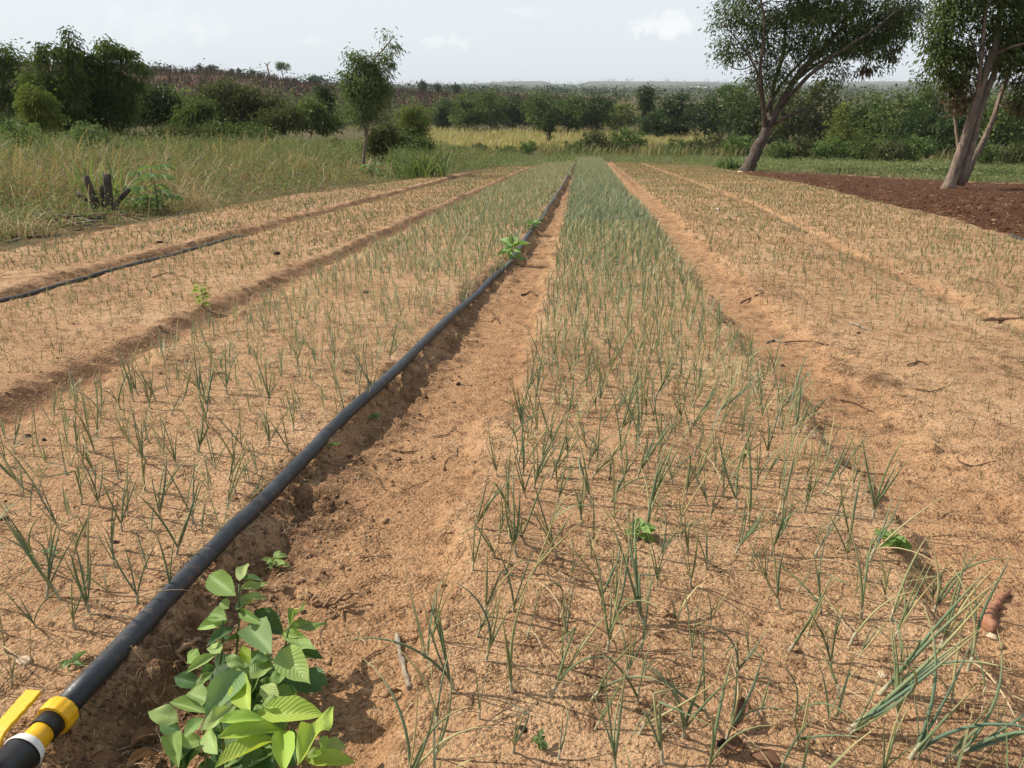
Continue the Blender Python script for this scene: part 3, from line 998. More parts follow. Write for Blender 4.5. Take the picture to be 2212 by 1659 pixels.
for nm, lab, xb, Y, lobes, lf, tot, r, sz in (
    ('bush_tree', 'round dark bush behind the right side of the feathery clump', 335, 62, [(335, 215, 40, 30), (350, 240, 40, 24), (312, 240, 26, 26)], 'dark_leaf', 80, .75, .3),
    ('bush_tree', 'dark rounded tree low on the hill foot behind the bush with pale sprigs', 395, 78, [(395, 232, 44, 34), (430, 245, 36, 28), (366, 214, 30, 18)], 'mid_leaf', 80, .9, .36),
    ('bush_tree', 'broad olive tree, the largest crown between the feathery clump and the slim tree', 500, 72, [(500, 205, 60, 40), (540, 222, 60, 36), (455, 232, 50, 34), (580, 235, 36, 34), (500, 255, 80, 26)], 'olive_leaf', 190, .75, .3),
    ('bush_tree', 'light green bush left of the broad olive tree', 418, 56, [(415, 250, 30, 26), (440, 232, 22, 22), (400, 272, 26, 18)], 'mid_leaf', 70, .6, .24),
    ('bush_tree', 'grey-green bush at the right foot of the broad olive tree', 600, 60, [(600, 262, 44, 24), (566, 275, 36, 18), (630, 250, 24, 24)], 'olive_leaf', 80, .6, .24),
    ('bush_tree', 'dark narrow tree behind the slim tree, on its left', 700, 95, [(700, 205, 14, 20), (698, 235, 22, 26)], 'dark_leaf', 50, .7, .32),
    ('bush_tree', 'mixed green bush just left of the slim tree', 672, 66, [(672, 240, 34, 30), (700, 262, 34, 22), (650, 262, 26, 20)], 'mid_leaf', 90, .65, .26),
    ('bush_tree', 'bright green little tree right of the slim tree', 895, 62, [(893, 252, 26, 24), (900, 280, 28, 24), (880, 270, 18, 20)], 'pale_leaf', 80, .5, .2),
    ('bush_tree', 'dark brown-green bush in the shade behind the slim tree', 822, 42, [(820, 300, 24, 24), (808, 318, 26, 14), (838, 290, 16, 26)], 'olive_leaf', 70, .4, .16),
    ('bush_tree', 'leafy shrub filling the gap between the slim tree and the bright little tree', 862, 58, [(860, 300, 26, 20), (905, 312, 30, 16)], 'mid_leaf', 60, .5, .18),
    ('bush_tree', 'grey-green low bush between the feathery clump and the tall grass', 370, 46, [(372, 292, 40, 18), (330, 302, 34, 16), (420, 288, 30, 16)], 'olive_leaf', 70, .5, .18),
    ('bush_tree', 'leafy green bush in the tall grass below the broad olive tree', 505, 52, [(505, 288, 40, 16), (555, 292, 36, 14), (465, 280, 26, 18)], 'mid_leaf', 80, .5, .19),
):
    simple_tree(nm, lab, xb, Y, lobes, M[lf], tot, r, 46, sz, group=B_, cat='bush', trunk_r=.07)

# trees of the far side of the valley floor: a few crowns, copied
def crown_template(kind, leaf, n_cl, n_lf, size):
    if kind == 'dome':
        E_ = [(0, 0, .62, .46, .44, .34), (-.25, .1, .5, .3, .3, .28), (.28, -.1, .48, .3, .3, .3), (.05, 0, .8, .28, .28, .17), (-.1, -.2, .35, .36, .3, .25), (.15, .1, .3, .34, .3, .22)]
    elif kind == 'cone':
        E_ = [(0, 0, .3, .22, .22, .28), (0, 0, .55, .16, .16, .25), (.02, 0, .8, .08, .08, .2)]
    elif kind == 'column':
        E_ = [(0, 0, .72, .2, .2, .26), (.05, 0, .5, .14, .14, .25), (-.08, 0, .8, .14, .14, .14)]
    elif kind == 'umbrella':
        E_ = [(0, 0, .78, .5, .45, .16), (.25, 0, .66, .26, .26, .14), (-.28, .05, .68, .26, .26, .13)]
    else:
        E_ = [(0, 0, .5, .62, .6, .42), (-.4, .1, .36, .36, .36, .34), (.42, -.05, .34, .38, .36, .32), (.1, -.2, .25, .6, .4, .25)]
    C = ellipsoid_points(E_, total=n_cl, shell=.4)
    cm = crown_mesh('crown', C, np.full(len(C), .085) * uin(.7, 1.4, len(C)), n_lf, size, leaf, .25, .1, .6)
    b = Buf()
    add_tube(b, spline([(0, 0, -.03), (.015, .01, .25), (0, 0, .6)], 8), np.linspace(.030, .010, 8), 6)
    for k in range(5):
        a = k * 1.3
        e = E_[k % len(E_)]
        add_tube(b, spline([(0, 0, .2 + .06 * k), (e[0] * .5 + .06 * math.cos(a), e[1] * .5 + .06 * math.sin(a), .36 + .05 * k), (e[0] + .1 * math.cos(a), e[1] + .1 * math.sin(a), e[2])], 5), np.linspace(.014, .004, 5), 4)
    tm = b.mesh('trunk', M['dark_bark'])
    return tm, cm


TPL = {'dome': [crown_template('dome', M['mid_leaf'], 110, 22, .062), crown_template('dome', M['mid_leaf'], 110, 22, .062), crown_template('dome', M['dark_leaf'], 110, 22, .062)],
       'cone': [crown_template('cone', M['dark_leaf'], 70, 20, .06)], 'column': [crown_template('column', M['dark_leaf'], 70, 20, .06)],
       'umbrella': [crown_template('umbrella', M['mid_leaf'], 80, 18, .06)], 'pale': [crown_template('dome', M['pale_leaf'], 100, 22, .062)],
       'shrub': [crown_template('shrub', M['mid_leaf'], 90, 22, .085), crown_template('shrub', M['olive_leaf'], 90, 22, .085), crown_template('shrub', M['weed'], 90, 22, .085)],
       'olive': [crown_template('dome', M['olive_leaf'], 110, 22, .062)]}


def copy_tree(name, kind, k, xv, Y, top, wid, label, group, cat='tree', rot=None):
    """a tree standing at distance Y whose top shows at height `top` in the photograph; wid = half width in its pixels"""
    d = ray(xv, top)
    X = d[0] / d[1] * Y
    gz = H1(X, Y) - .05
    zt = CAM_H + d[2] / d[1] * Y
    h = max(zt - gz, .5) / .97
    w = wid / FPX * Y * 1.0 / {'dome': .5, 'pale': .5, 'olive': .5, 'cone': .22, 'column': .2, 'umbrella': .55, 'shrub': .72}[kind]
    tm, cm = TPL[kind][k % len(TPL[kind])]
    root = obj(name, None, None, (X, Y, gz))
    root.scale = (w, w, h)
    root.rotation_euler = (0, 0, R.uniform(0, 6.28) if rot is None else rot)
    tag(root, label, cat, group)
    obj('trunk', tm, root)
    obj('crown', cm, root)
    return root


FT = 'trees of the tree line beyond the golden grass'
far_line = [(965, 212, 26, 'dome', 2, 'dark tree at the left end of the far tree line'), (1008, 203, 42, 'dome', 0, 'broad leafy tree above the left part of the golden grass'), (1060, 196, 44, 'dome', 1, 'highest broad tree over the middle of the golden grass'),
            (1108, 206, 36, 'dome', 2, 'dark tree over the right part of the golden grass'), (1166, 196, 46, 'dome', 0, 'broad tree with a raised top, behind the lone dark sapling in the golden grass'),
            (1228, 206, 44, 'dome', 1, 'broad tree above the far end of the onion bed'), (1290, 203, 44, 'dome', 2, 'dark broad tree right of the onion bed end'), (1345, 222, 40, 'pale', 0, 'yellow-green rounded tree in the middle of the tree line'),
            (1395, 188, 16, 'column', 0, 'dark column-shaped tree standing above the tree line'), (1440, 205, 26, 'cone', 0, 'dark pointed tree right of the column-shaped one'),
            (1474, 196, 30, 'cone', 0, 'taller dark pointed tree near the leaning tree'), (1415, 236, 42, 'dome', 2, 'dark low tree under the column-shaped one'), (1530, 208, 50, 'dome', 2, 'dark broad tree left of the leaning tree trunk'),
            (950, 225, 14, 'cone', 0, 'small dark pointed tree at the left edge of the golden grass'), (1588, 178, 46, 'umbrella', 0, 'flat-topped tree seen left of the leaning trunk')]
for xv, top, wd, kd, k, lab in far_line:
    copy_tree('valley_tree', kd, k, xv, 185 + R.uniform(-8, 14) - (25 if xv > 1400 else 0), top, wd, lab, FT)
RT = 'trees behind the green strip on the right'
for xv, top, wd, Y, kd, k, lab in ((1625, 205, 55, 118, 'dome', 2, 'dark tree directly behind the leaning trunk'), (1700, 195, 55, 112, 'olive', 0, 'olive grey tree between the limbs of the leaning tree'),
                                   (1770, 172, 60, 116, 'olive', 0, 'tall olive tree behind the right side of the leaning tree'), (1828, 222, 42, 92, 'pale', 0, 'rounded yellow-green tree between the two big trees'),
                                   (1880, 200, 50, 115, 'dome', 0, 'leafy green tree behind the yellow-green one'), (1945, 205, 55, 108, 'dome', 1, 'broad green tree left of the several grey stems'),
                                   (2000, 226, 50, 96, 'dome', 2, 'dark low tree left of the several grey stems'), (2010, 178, 36, 118, 'dome', 2, 'dark tree top beside the withered foliage'),
                                   (2090, 215, 60, 90, 'dome', 2, 'dark tree behind the several grey stems'), (2170, 205, 60, 86, 'dome', 0, 'leafy tree at the right frame edge behind the stems'), (2240, 200, 60, 92, 'dome', 2, 'dark tree cut by the right frame edge')):
    copy_tree('edge_tree', kd, k, xv, Y, top, wd, lab, RT)
SB = 'shrubs along the far edge of the green strip'
shr = [(1240, 296, 26, 108, 'small bush at the left of the far shrub row'), (1290, 270, 40, 105, 'big leafy bush just right of the onion bed end'), (1355, 268, 44, 108, 'broad leafy bush beside the big one right of the onion bed'),
       (1465, 290, 36, 104, 'low bush in the pale grass, middle of the far strip'), (1530, 282, 44, 100, 'leafy bush left of the leaning trunk'), (1600, 285, 42, 96, 'bush right behind the leaning trunk'),
       (1690, 292, 40, 84, 'low bush right of the leaning trunk'), (1745, 284, 40, 88, 'grey-green bush below the olive trees'), (1800, 290, 40, 82, 'bush below the yellow-green rounded tree'),
       (1870, 280, 44, 84, 'wide bush between the two big trees'), (1930, 290, 42, 78, 'bush left of the withered brushwood'), (1985, 285, 40, 80, 'bush left of the several stems'), (2130, 290, 44, 70, 'bush right of the several stems'),
       (2200, 296, 40, 66, 'bush at the right frame edge'), (1140, 300, 24, 100, 'brownish bush left of the pipe end'), (1090, 308, 26, 92, 'green bush above the left bed ends'), (1030, 306, 30, 84, 'low bush at the left bed ends'), (985, 312, 30, 74, 'bush left of the bed ends')]
for i, (xv, top, wd, Y, lab) in enumerate(shr):
    copy_tree('strip_shrub', 'shrub', i, xv, Y, top, wd, lab, SB, 'shrub')
copy_tree('sapling', 'column', 0, 1187, 128, 246, 12, 'lone dark sapling standing in the golden grass', None)
WB = 'weedy bushes in the tall grass on the left'
wx, wy = polar(46, 33, 70, -42, -14)
kk = 0
wbs = []
for X, Y in zip(wx, wy):
    if X > edge_left(Y) - 2.2 or kk > 17:
        continue
    kk += 1
    tm, cm = TPL['shrub'][kk % 3]
    q = obj('weed_bush', None, None, (X, Y, H1(X, Y) - .05))
    w = R.uniform(.6, 1.3)
    q.scale = (w, w, R.uniform(.9, 1.7))
    wbs.append((float(project(X, Y, q.location.z)[0]), q))
    q.rotation_euler = (0, 0, R.uniform(0, 6.28))
    tag(q, 'leafy weedy bush standing in the tall grass left of the field', 'bush', WB)
    obj('stem', tm, q)
    obj('foliage', cm, q)
for i, (_p, q) in enumerate(sorted(wbs, key=lambda w: w[0])):
    q['label'] = f'leafy weedy bush in the tall left grass, {ORD[i]} of its kind from the left'
# skyline of the brown hill
copy_tree('hill_tree', 'umbrella', 0, 608, 395, 133, 19, 'big round-crowned tree on the skyline of the brown hill', None)
HS = 'small dark trees on the hill skyline'
for xv, top, wd, lab in ((455, 139, 16, 'dark rounded tree on the hill skyline, widest left of the bare snag'), (430, 137, 8, 'thin tree top left of the rounded skyline tree'), (500, 147, 7, 'small pointed skyline tree left of the bare snag'), (515, 146, 6, 'thin skyline tree beside the small pointed one'),
                         (545, 150, 9, 'low skyline tree just left of the bare snag'), (680, 160, 18, 'brown-green skyline tree right of the big round-crowned one'), (913, 171, 11, 'rounded dark tree on the low ridge right of the slim tree'),
                         (945, 178, 7, 'small tree right of the rounded one on the low ridge'), (985, 177, 9, 'small spreading tree at the right end of the low ridge')):
    copy_tree('skyline_tree', 'dome', 2, xv, 390, top, wd, lab, HS)
sn = Buf()
P0 = at_y(581, 158, 395)
for P, r0, r1 in (([P0 + (0, 0, -4), P0 + (0, 0, 0), at_y(577, 142, 395)], .5, .35), ([at_y(577, 143, 395), at_y(574, 137, 395), at_y(570, 136, 395)], .3, .12), ([at_y(577, 142, 395), at_y(580, 136, 395), at_y(585, 133, 395)], .3, .12)):
    add_tube(sn, np.array(P) - P0, np.linspace(r0, r1, len(P)), 6)
tag(obj('bare_snag', sn.mesh('bare_snag', M['deadwood']), None, tuple(P0)), 'bare forked dead trunk on the hill skyline left of the round-crowned tree', 'dead tree')

# ------------------------------------------------------------------ masses nobody could count: far woods, scrub, grass, weeds
def scatter_leaf_stuff(name, label, P, spread, n, size, mat, vert=.5, aspect=.6, hs=1.0):
    k = len(P)
    pos = np.repeat(P, n, 0)
    off = R.normal(size=(k * n, 3)) * np.array([.5, .5, .38 * hs])
    sp = np.broadcast_to(spread, (k,))
    pos = pos + off * np.repeat(sp, n)[:, None]
    pos[:, 2] += np.repeat(sp, n) * .5 * hs
    d = R.normal(size=pos.shape)
    d[:, 2] = np.abs(d[:, 2]) * vert
    u = np.clip(.6 * np.repeat(R.random(k), n) + .4 * R.random(k * n), 0, 1)
    L = np.broadcast_to(size, (k,)) if np.ndim(size) else np.full(k, size)
    L = np.repeat(L, n) * uin(.6, 1.4, k * n)
    V, F, uv = leaves(pos, d, L, L * aspect, u, .1)
    o = obj(name, mesh(name, V, F, mat, uv, False))
    return tag(o, label, None, None, 'stuff')


x, y = polar(6500, 222, 440, -62, 2)
keep = hill_a(np.degrees(np.arctan2(x, y))) > 2.5
x, y = x[keep], y[keep]
z = H(x, y)
V, F, uv = blades(np.repeat(np.stack([x, y, z - .2], 1), 7, 0) + R.normal(size=(len(x) * 7, 3)) * (1.1, 1.1, 0), uin(0, 6.3, len(x) * 7), uin(1.0, 3.4, len(x) * 7), uin(.18, .6, len(x) * 7), uin(-.5, .5, len(x) * 7), uin(-.5, .5, len(x) * 7), 2,
                  np.clip(np.repeat(R.random(len(x)), 7) * .8 + uin(0, .12, len(x) * 7), 0, 1))
tag(obj('hillside_scrub', mesh('hillside_scrub', V, F, M['scrub'], uv, False)), 'leafless reddish brown scrub covering the hill', None, None, 'stuff')
x, y = polar(420, 205, 330, -40, -6)
scatter_leaf_stuff('hillfoot_woods', 'dark woods along the foot of the brown hill', np.stack([x, y, H(x, y)], 1), uin(2.5, 5., len(x)), 30, .9, M['mid_leaf'])
x, y = polar(160, 205, 300, -8, 25)
scatter_leaf_stuff('valley_woods', 'woods behind the tree line', np.stack([x, y, H(x, y)], 1), uin(4, 7., len(x)), 34, 1.1, M['dark_leaf'])
x, y = polar(90, 118, 170, 10, 38)
scatter_leaf_stuff('thicket', 'thicket filling the gaps between the trees on the right', np.stack([x, y, H(x, y)], 1), uin(2.5, 5., len(x)), 44, .62, M['dark_leaf'])
x, y = polar(3200, 420, 6200, -42, 38)
scatter_leaf_stuff('plain_woods', 'scattered woods on the far hazy plain', np.stack([x, y, H(x, y)], 1), np.hypot(x, y) * .0035 + 2.5, 22, np.hypot(x, y) * .0009 + .9, M['far_leaf'], hs=1.0)
bd = Buf()
for i, (dx, w, h, dep) in enumerate(((0, 26, 6, 14), (34, 13, 4, 12))):
    X0, X1, Y0, Y1b = dx, dx + w, 0, dep
    V = [(X0, Y0, -2), (X1, Y0, -2), (X1, Y1b, -2), (X0, Y1b, -2), (X0, Y0, h), (X1, Y0, h), (X1, Y1b, h), (X0, Y1b, h), (X0, (Y0 + Y1b) / 2, h + 3), (X1, (Y0 + Y1b) / 2, h + 3)]
    bd.add(V, [(0, 1, 5, 4), (1, 2, 6, 5), (2, 3, 7, 6), (3, 0, 4, 7), (4, 5, 9, 8), (6, 7, 8, 9)])
    bd.add(np.array(V)[[4, 7, 8, 5, 6, 9]], [(0, 1, 2), (3, 5, 4)])
PB = at_y(1492, 187.5, 2500)
tag(obj('farm_building', bd.mesh('farm_building', M['wall'], False), None, (PB[0], PB[1], H1(PB[0], PB[1]))), 'tiny white buildings far off on the plain left of the leaning tree', 'building')


def grass(name, label, x, y, h, w, mat, u=None, lean=(.0, .5), bend=(.1, 1.1), seg=2):
    z = H(x, y)
    n = len(x)
    V, F, uv = blades(np.stack([x, y, z - .02], 1), uin(0, 6.3, n), h, w, uin(*lean, n), uin(*bend, n), seg, u)
    return tag(obj(name, mesh(name, V, F, mat, uv, False)), label, None, None, 'stuff')


# tall wild grass left of the field
x, y = polar(105000, 9.2, 95, -56, -4)
k = (x < edge_left(y) - .15 + fbm(y / 1.3, x / 1.3, 3, 2) * .5) | (y > field_end(x) + 12)
k &= (R.random(len(x)) < .06 + 1.1 * ss(-.25, .30, fbm(x / .8, y / 1.1, 77, 3)))
x, y = x[k], y[k]
dist_e = np.clip(edge_left(y) - x, 0, 50)
patch = fbm(x / 5, y / 5, 31, 3)
dry = ss(15, 1.0, dist_e) * (y < 38) * .54 + .42 * ss(-.2, .5, patch) + .16
u = np.clip(1 - dry + R.normal(size=len(x)) * .20 - .12 + .55 * fbm(x / .55, y / .7, 19, 2), 0, 1)
hgt = (.13 + .74 * ss(.5, 4.2, dist_e)) * uin(.45, 1.4, len(x)) * (1 + .6 * patch + .5 * fbm(x / 1.1, y / 1.3, 23, 2))
grass('wild_grass', 'tall mixed dry and green wild grass left of the field', x, y, hgt, uin(.009, .024, len(x)) * np.clip(np.hypot(x, y) / 18, .8, 3.2), M['grass'], u, (0, .7), (.2, 1.5), 3)
x, y = polar(6500, 10, 90, -56, -4)
k = x < edge_left(y) - .3
x, y = x[k], y[k]
dist_e = np.clip(edge_left(y) - x, 0, 50)
scatter_leaf_stuff('weeds', 'leafy weeds among the tall grass on the left', np.stack([x, y, H(x, y)], 1), .25 + .45 * ss(0, 4, dist_e), 20, .040 + np.hypot(x, y) * .0016, M['meadow'], .9, .45)
x, y = polar(30000, 9.5, 34, -56, -12)
k = (x < edge_left(y) - .25) & (R.random(len(x)) < .85 * ss(13, 1.5, edge_left(y) - x) * (.25 + ss(-.2, .3, fbm(x / 1.0, y / 1.2, 88, 3))))
x, y = x[k], y[k]
grass('dry_brush', 'tangled brown and straw coloured dry brush along the left field edge', x, y, uin(.15, .75, len(x)) * ss(-.3, 2.5, edge_left(y) - x), uin(.006, .014, len(x)) * np.clip(np.hypot(x, y) / 15, .8, 2), M['straw'], uin(.12, .75, len(x)), (.1, 1.1), (-.6, 1.6), 3)
# broken straw-coloured stalks leaning over the dry margin
x, y = polar(900, 10, 40, -52, -10)
k = x < edge_left(y) - .2
x, y = x[k], y[k]
grass('dry_stalks', 'arching straw coloured stalks in the tall grass', x, y, uin(.5, 1.5, len(x)), uin(.012, .022, len(x)) * np.clip(np.hypot(x, y) / 20, .8, 2), M['straw'], uin(.5, 1, len(x)), (.1, .8), (.6, 2.2), 4)
# the green strip beyond the beds and to the right
x, y = polar(80000, 27, 120, -12, 44)
k = (~in_field(x, y)) & (in_plough(x, y) < .3) & ((x > 9) | (y > np.minimum(field_end(x), 60) - .5)) & ((x < 9) | (y > far_plough(x) + .2 + fbm(x / 1.1, y / 1.1, 9, 2) * .7)) & (x > edge_left(np.minimum(y, 59)))
k &= R.random(len(x)) < .22 + 1.2 * ss(-.35, .25, fbm(x / 2.2, y / 3.5, 78, 3))
x, y = x[k], y[k]
mx_ = R.random(len(x)) < np.clip(.36 + .6 * fbm(x / 7, y / 9, 55, 2), .08, .8)
grass('meadow_grass', 'paler dry blades in the green strip beyond the beds', x[mx_], y[mx_], uin(.12, .42, mx_.sum()), uin(.02, .05, mx_.sum()) * np.hypot(x, y)[mx_] / 60, M['grass'], uin(.1, .75, mx_.sum()), (0, .7), (.2, 1.2), 2)
x, y = x[~mx_], y[~mx_]
grass('meadow_grass', 'short green grass and weeds of the strip beyond the beds', x, y, uin(.14, .40, len(x)) * (1 + .7 * ss(85, 105, y)), uin(.03, .07, len(x)) * np.hypot(x, y) / 60, M['meadow'], np.clip(.55 + .5 * fbm(x / 4, y / 6, 12, 2) + R.normal(size=len(x)) * .25, 0, 1), (0, .7), (.2, 1.2), 2)
x, y = polar(3200, 36, 100, -14, 42)
k = (~in_field(x, y)) & (in_plough(x, y) < .2) & ((x > 9) | (y > np.minimum(field_end(x), 62))) & ((x < 9) | (y > far_plough(x) + 1.5)) & (x > edge_left(np.minimum(y, 59)) - 4)
x, y = x[k], y[k]
scatter_leaf_stuff('ground_cover', 'low leafy weeds in the green strip beyond the beds', np.stack([x, y, H(x, y)], 1), uin(.3, .8, len(x)), 16, .15, M['meadow'], .7, .5, .45)
x, y = polar(9000, 92, 128, -3, 40)
k = R.random(len(x)) < .25 + ss(-.2, .3, fbm(x / 5, y / 5, 33, 2)) * 1.2
x, y = x[k], y[k]
grass('tall_grass', 'pale tall grass in front of the tree line', x, y, uin(.8, 1.9, len(x)), uin(.07, .15, len(x)), M['grass'], np.clip(.5 + .4 * fbm(x / 6, y / 8, 13, 2) + R.normal(size=len(x)) * .2, 0, 1), (0, .4), (.1, .9), 2)
x, y = polar(11000, 118, 190, -12, 9)
k = fbm(x / 9, y / 14, 34, 2) > -.5
x, y = x[k], y[k]
grass('golden_grass', 'field of golden ripe grass before the far tree line', x, y, uin(.9, 1.8, len(x)), uin(.12, .24, len(x)), M['golden'], np.clip(.45 + R.normal(size=len(x)) * .3, 0, 1), (0, .35), (.1, .7), 2)


# ------------------------------------------------------------------ onions
def onion_leaf_template(kind, seed):
    rg = np.random.default_rng(seed)
    t = np.linspace(0, 1, 9)
    if kind == 'straight':
        a = .04 + rg.uniform(.05, .30) * t ** 1.5
    elif kind == 'arch':
        a = .10 + rg.uniform(.8, 1.6) * t ** 1.6
    elif kind == 'kink':
        a = np.where(t < rg.uniform(.45, .7), .05 + .15 * t, rg.uniform(1.5, 2.5))
    else:
        a = .7 + 1.4 * t ** .7
    ds = 1 / 8
    P = np.zeros((9, 3))
    P[1:, 0] = np.cumsum(np.sin(a[1:]) * ds)
    P[1:, 2] = np.cumsum(np.cos(a[1:]) * ds)
    P[:, 1] = .03 * np.sin(t * rg.uniform(2, 5)) * rg.uniform(-1, 1)
    w = .0118 * np.interp(t, [0, .12, .5, .85, 1], [.75, 1, .85, .45, .08])
    if kind == 'dry':
        w *= .6
    V, F, uv, c = tube(P, w, 6)
    uv[:, 0] = rg.random() * .5
    uv[:, 1] = np.clip(uv[:, 1], 0, 1)
    return mesh('leaf', V, [F, c], M['straw'] if kind == 'dry' else M['onion'], uv if kind != 'dry' else np.stack([np.full(len(V), rg.uniform(.6, 1)), uv[:, 1]], 1))


LT = {k: [onion_leaf_template(k, 10 * i + q) for q in range(m)] for i, (k, m) in enumerate((('straight', 6), ('arch', 5), ('kink', 5), ('dry', 3)))}
SB_ = Buf()
add_tube(SB_, [(0, 0, -.012), (.001, 0, .0), (.0, .001, .02), (0, 0, .038)], [.0050, .0046, .0036, .0030], 7)
FRESH = []
for q in LT['straight'][:3] + LT['arch'][:2]:
    q = q.copy()
    q.materials[0] = M['fresh']
    FRESH.append(q)
STEM = SB_.mesh('onion_plant', M['onionstem'])


def rows(y0, y1, dy, dx, fl, fr, jit, keep):
    out = []
    y, k = y0, 0
    while y < y1:
        xl, xr = float(fl(y)), float(fr(y))
        xs_ = np.arange(xl, xr, dx) + uin(0, dx, 1)
        for x in xs_:
            if R.random() < keep(x, y):
                out.append((x + R.normal() * jit, y + R.normal() * jit * .8, k))
        y += dy
        k += 1
    return out


mainrows = rows(1.27, 76, .118, .128, lambda y: main_l(y) + .05, lambda y: main_r(y) - .06, .022, lambda x, y: .80 if y < 4 else .95)
l1rows = rows(1.35, 60, .118, .122, lambda y: -2.85, lambda y: pipe_x(y) - (.08 if y > 1.75 else .17), .03, lambda x, y: np.clip(.92 + .9 * vn(np.float64(x / .7), np.float64(y / 1.1), 71), .2, .9))
cand = []
for bedn, rw in (('main', mainrows), ('left', l1rows)):
    for x, y, k in rw:
        if y > 9:
            continue
        L = R.uniform(.17, .32) if bedn == 'main' else R.uniform(.15, .30)
        if R.random() < .12:
            L *= .6
        xv, yv = project(x, y, H1(x, y) + .05)
        if -20 < xv < 2232 and yv < 1690:
            cand.append((L / math.hypot(y, x, 1.5), x, y, k, L, bedn, float(yv)))
cand.sort(reverse=True)
first, rest_near = cand[:296], cand[296:]
chosen = {(c[1], c[2]) for c in first}
ocount = {}
byrow = {}
for c in first:
    byrow.setdefault((c[5], c[3]), []).append(c)
rowno = {'main': sorted({k for b, k in byrow if b == 'main'}), 'left': sorted({k for b, k in byrow if b == 'left'})}
NUMW = {1: 'one-leaved', 2: 'two-leaved', 3: 'three-leaved', 4: 'four-leaved', 5: 'five-leaved', 6: 'six-leaved', 7: 'seven-leaved', 8: 'eight-leaved'}
for (bedn, k), cs in byrow.items():
    cs.sort(key=lambda c: c[1])
    for i, (q, x, y, _k, L, _b, yv) in enumerate(cs):
        root = obj('onion_plant', STEM, None, (x, y, H1(x, y)))
        s_ = L / .25
        root.scale = (s_ * 1.05, s_ * 1.05, s_)
        az0 = R.uniform(0, 2 * PI)
        leanx = R.normal() * .20 + .10
        root.rotation_euler = (R.normal() * .13, leanx, 0)
        nl = int(R.choice([2, 3, 3, 4, 4, 5, 6])) if bedn == 'main' else int(R.choice([2, 2, 3, 3, 4, 5]))
        nd = 0
        for j in range(nl):
            u_ = R.random()
            kd = 'straight' if u_ < .66 else 'arch' if u_ < .80 else 'kink' if u_ < .90 else 'dry'
            nd += kd == 'dry'
            lf = obj('leaf', LT[kd][int(R.integers(len(LT[kd])))], root)
            ll = .25 * (R.uniform(.62, 1.15))
            fat = R.uniform(.75, 1.3)
            lf.location = (0, 0, .018 + .006 * j)
            lf.scale = (ll * (fat if kd == 'straight' else 1), ll * fat, ll)
            lf.rotation_euler = (R.normal() * .12, R.normal() * .15 + .04, az0 + j * 2.6 + R.normal() * .6)
        hw = 'tall' if L > .265 else 'short' if L < .175 else 'medium'
        lw = 'leaning right' if leanx > .22 else 'leaning left' if leanx < -.12 else 'upright'
        rn = rowno[bedn].index(k)
        place = f'{ORD[i]} from left in the {"nearest" if rn == 0 else ORD[rn] + " nearest"} {"middle-bed" if bedn == "main" else "left-bed"} row'
        tag(root, f'{hw} {lw} onion, {place}', 'onion plant', 'onion plants growing in the beds')

for (xv, yv, L, ln, nl, lab) in ((1835, 1575, .47, .62, 4, 'largest onion with thick long leaves leaning right, bottom right corner of the middle bed'), (1900, 1500, .42, .50, 3, 'second large right-leaning onion, just behind the largest one at the bottom right'),
                                 (1965, 1640, .36, .30, 3, 'large onion with an arching leaf at the right end of the bottom row'), (2060, 1640, .36, .55, 3, 'large onion leaning out over the path at the bottom right corner')):
    g_ = G(xv, yv)
    root = obj('onion_plant', STEM, None, tuple(g_))
    s_ = L / .25
    root.scale = (s_, s_, s_)
    root.rotation_euler = (0.05, ln, 0)
    for j in range(nl + 1):
        lf = obj('leaf', FRESH[int(R.integers(3)) if j < nl - 1 else 3 + j % 2], root)
        lf.location = (0, 0, .015)
        ll = .25 * R.uniform(.75, 1.1)
        lf.scale = (ll * .95, ll * .95, ll)
        lf.rotation_euler = (R.normal() * .12, R.normal() * .14, R.uniform(0, 6.3))
    tag(root, lab, 'onion plant', 'onion plants growing in the beds')

SEAT = lambda x, y: np.stack([x, y, H(x, y) - .004], 1)


def onion_stuff(name, label, pts, Lr, nleaf, w, seg, mat, ubias=0., tiltk=1.0):
    a = np.array([(p[0], p[1]) for p in pts])
    x, y = a[:, 0], a[:, 1]
    P = SEAT(x, y)
    n = len(P)
    Pr = np.repeat(P, nleaf, 0) + R.normal(size=(n * nleaf, 3)) * (.006, .006, 0)
    m = len(Pr)
    L = np.repeat(uin(Lr[0], Lr[1], n), nleaf) * uin(.55, 1.15, m)
    d = np.repeat(np.hypot(x, y), nleaf)
    W = w * np.clip(d / 6, 1, 2.4)
    bendv = np.where(R.random(m) < .62, uin(.0, .5, m), uin(.6, 2.3, m))
    V, F, uv = blades(Pr, uin(0, 6.3, m), L, W, np.abs(R.normal(size=m)) * .22 * tiltk, bendv, seg, np.clip(R.random(m) + ubias, 0, 1))
    return tag(obj(name, mesh(name, V, F, mat, uv, False)), label, None, None, 'stuff')


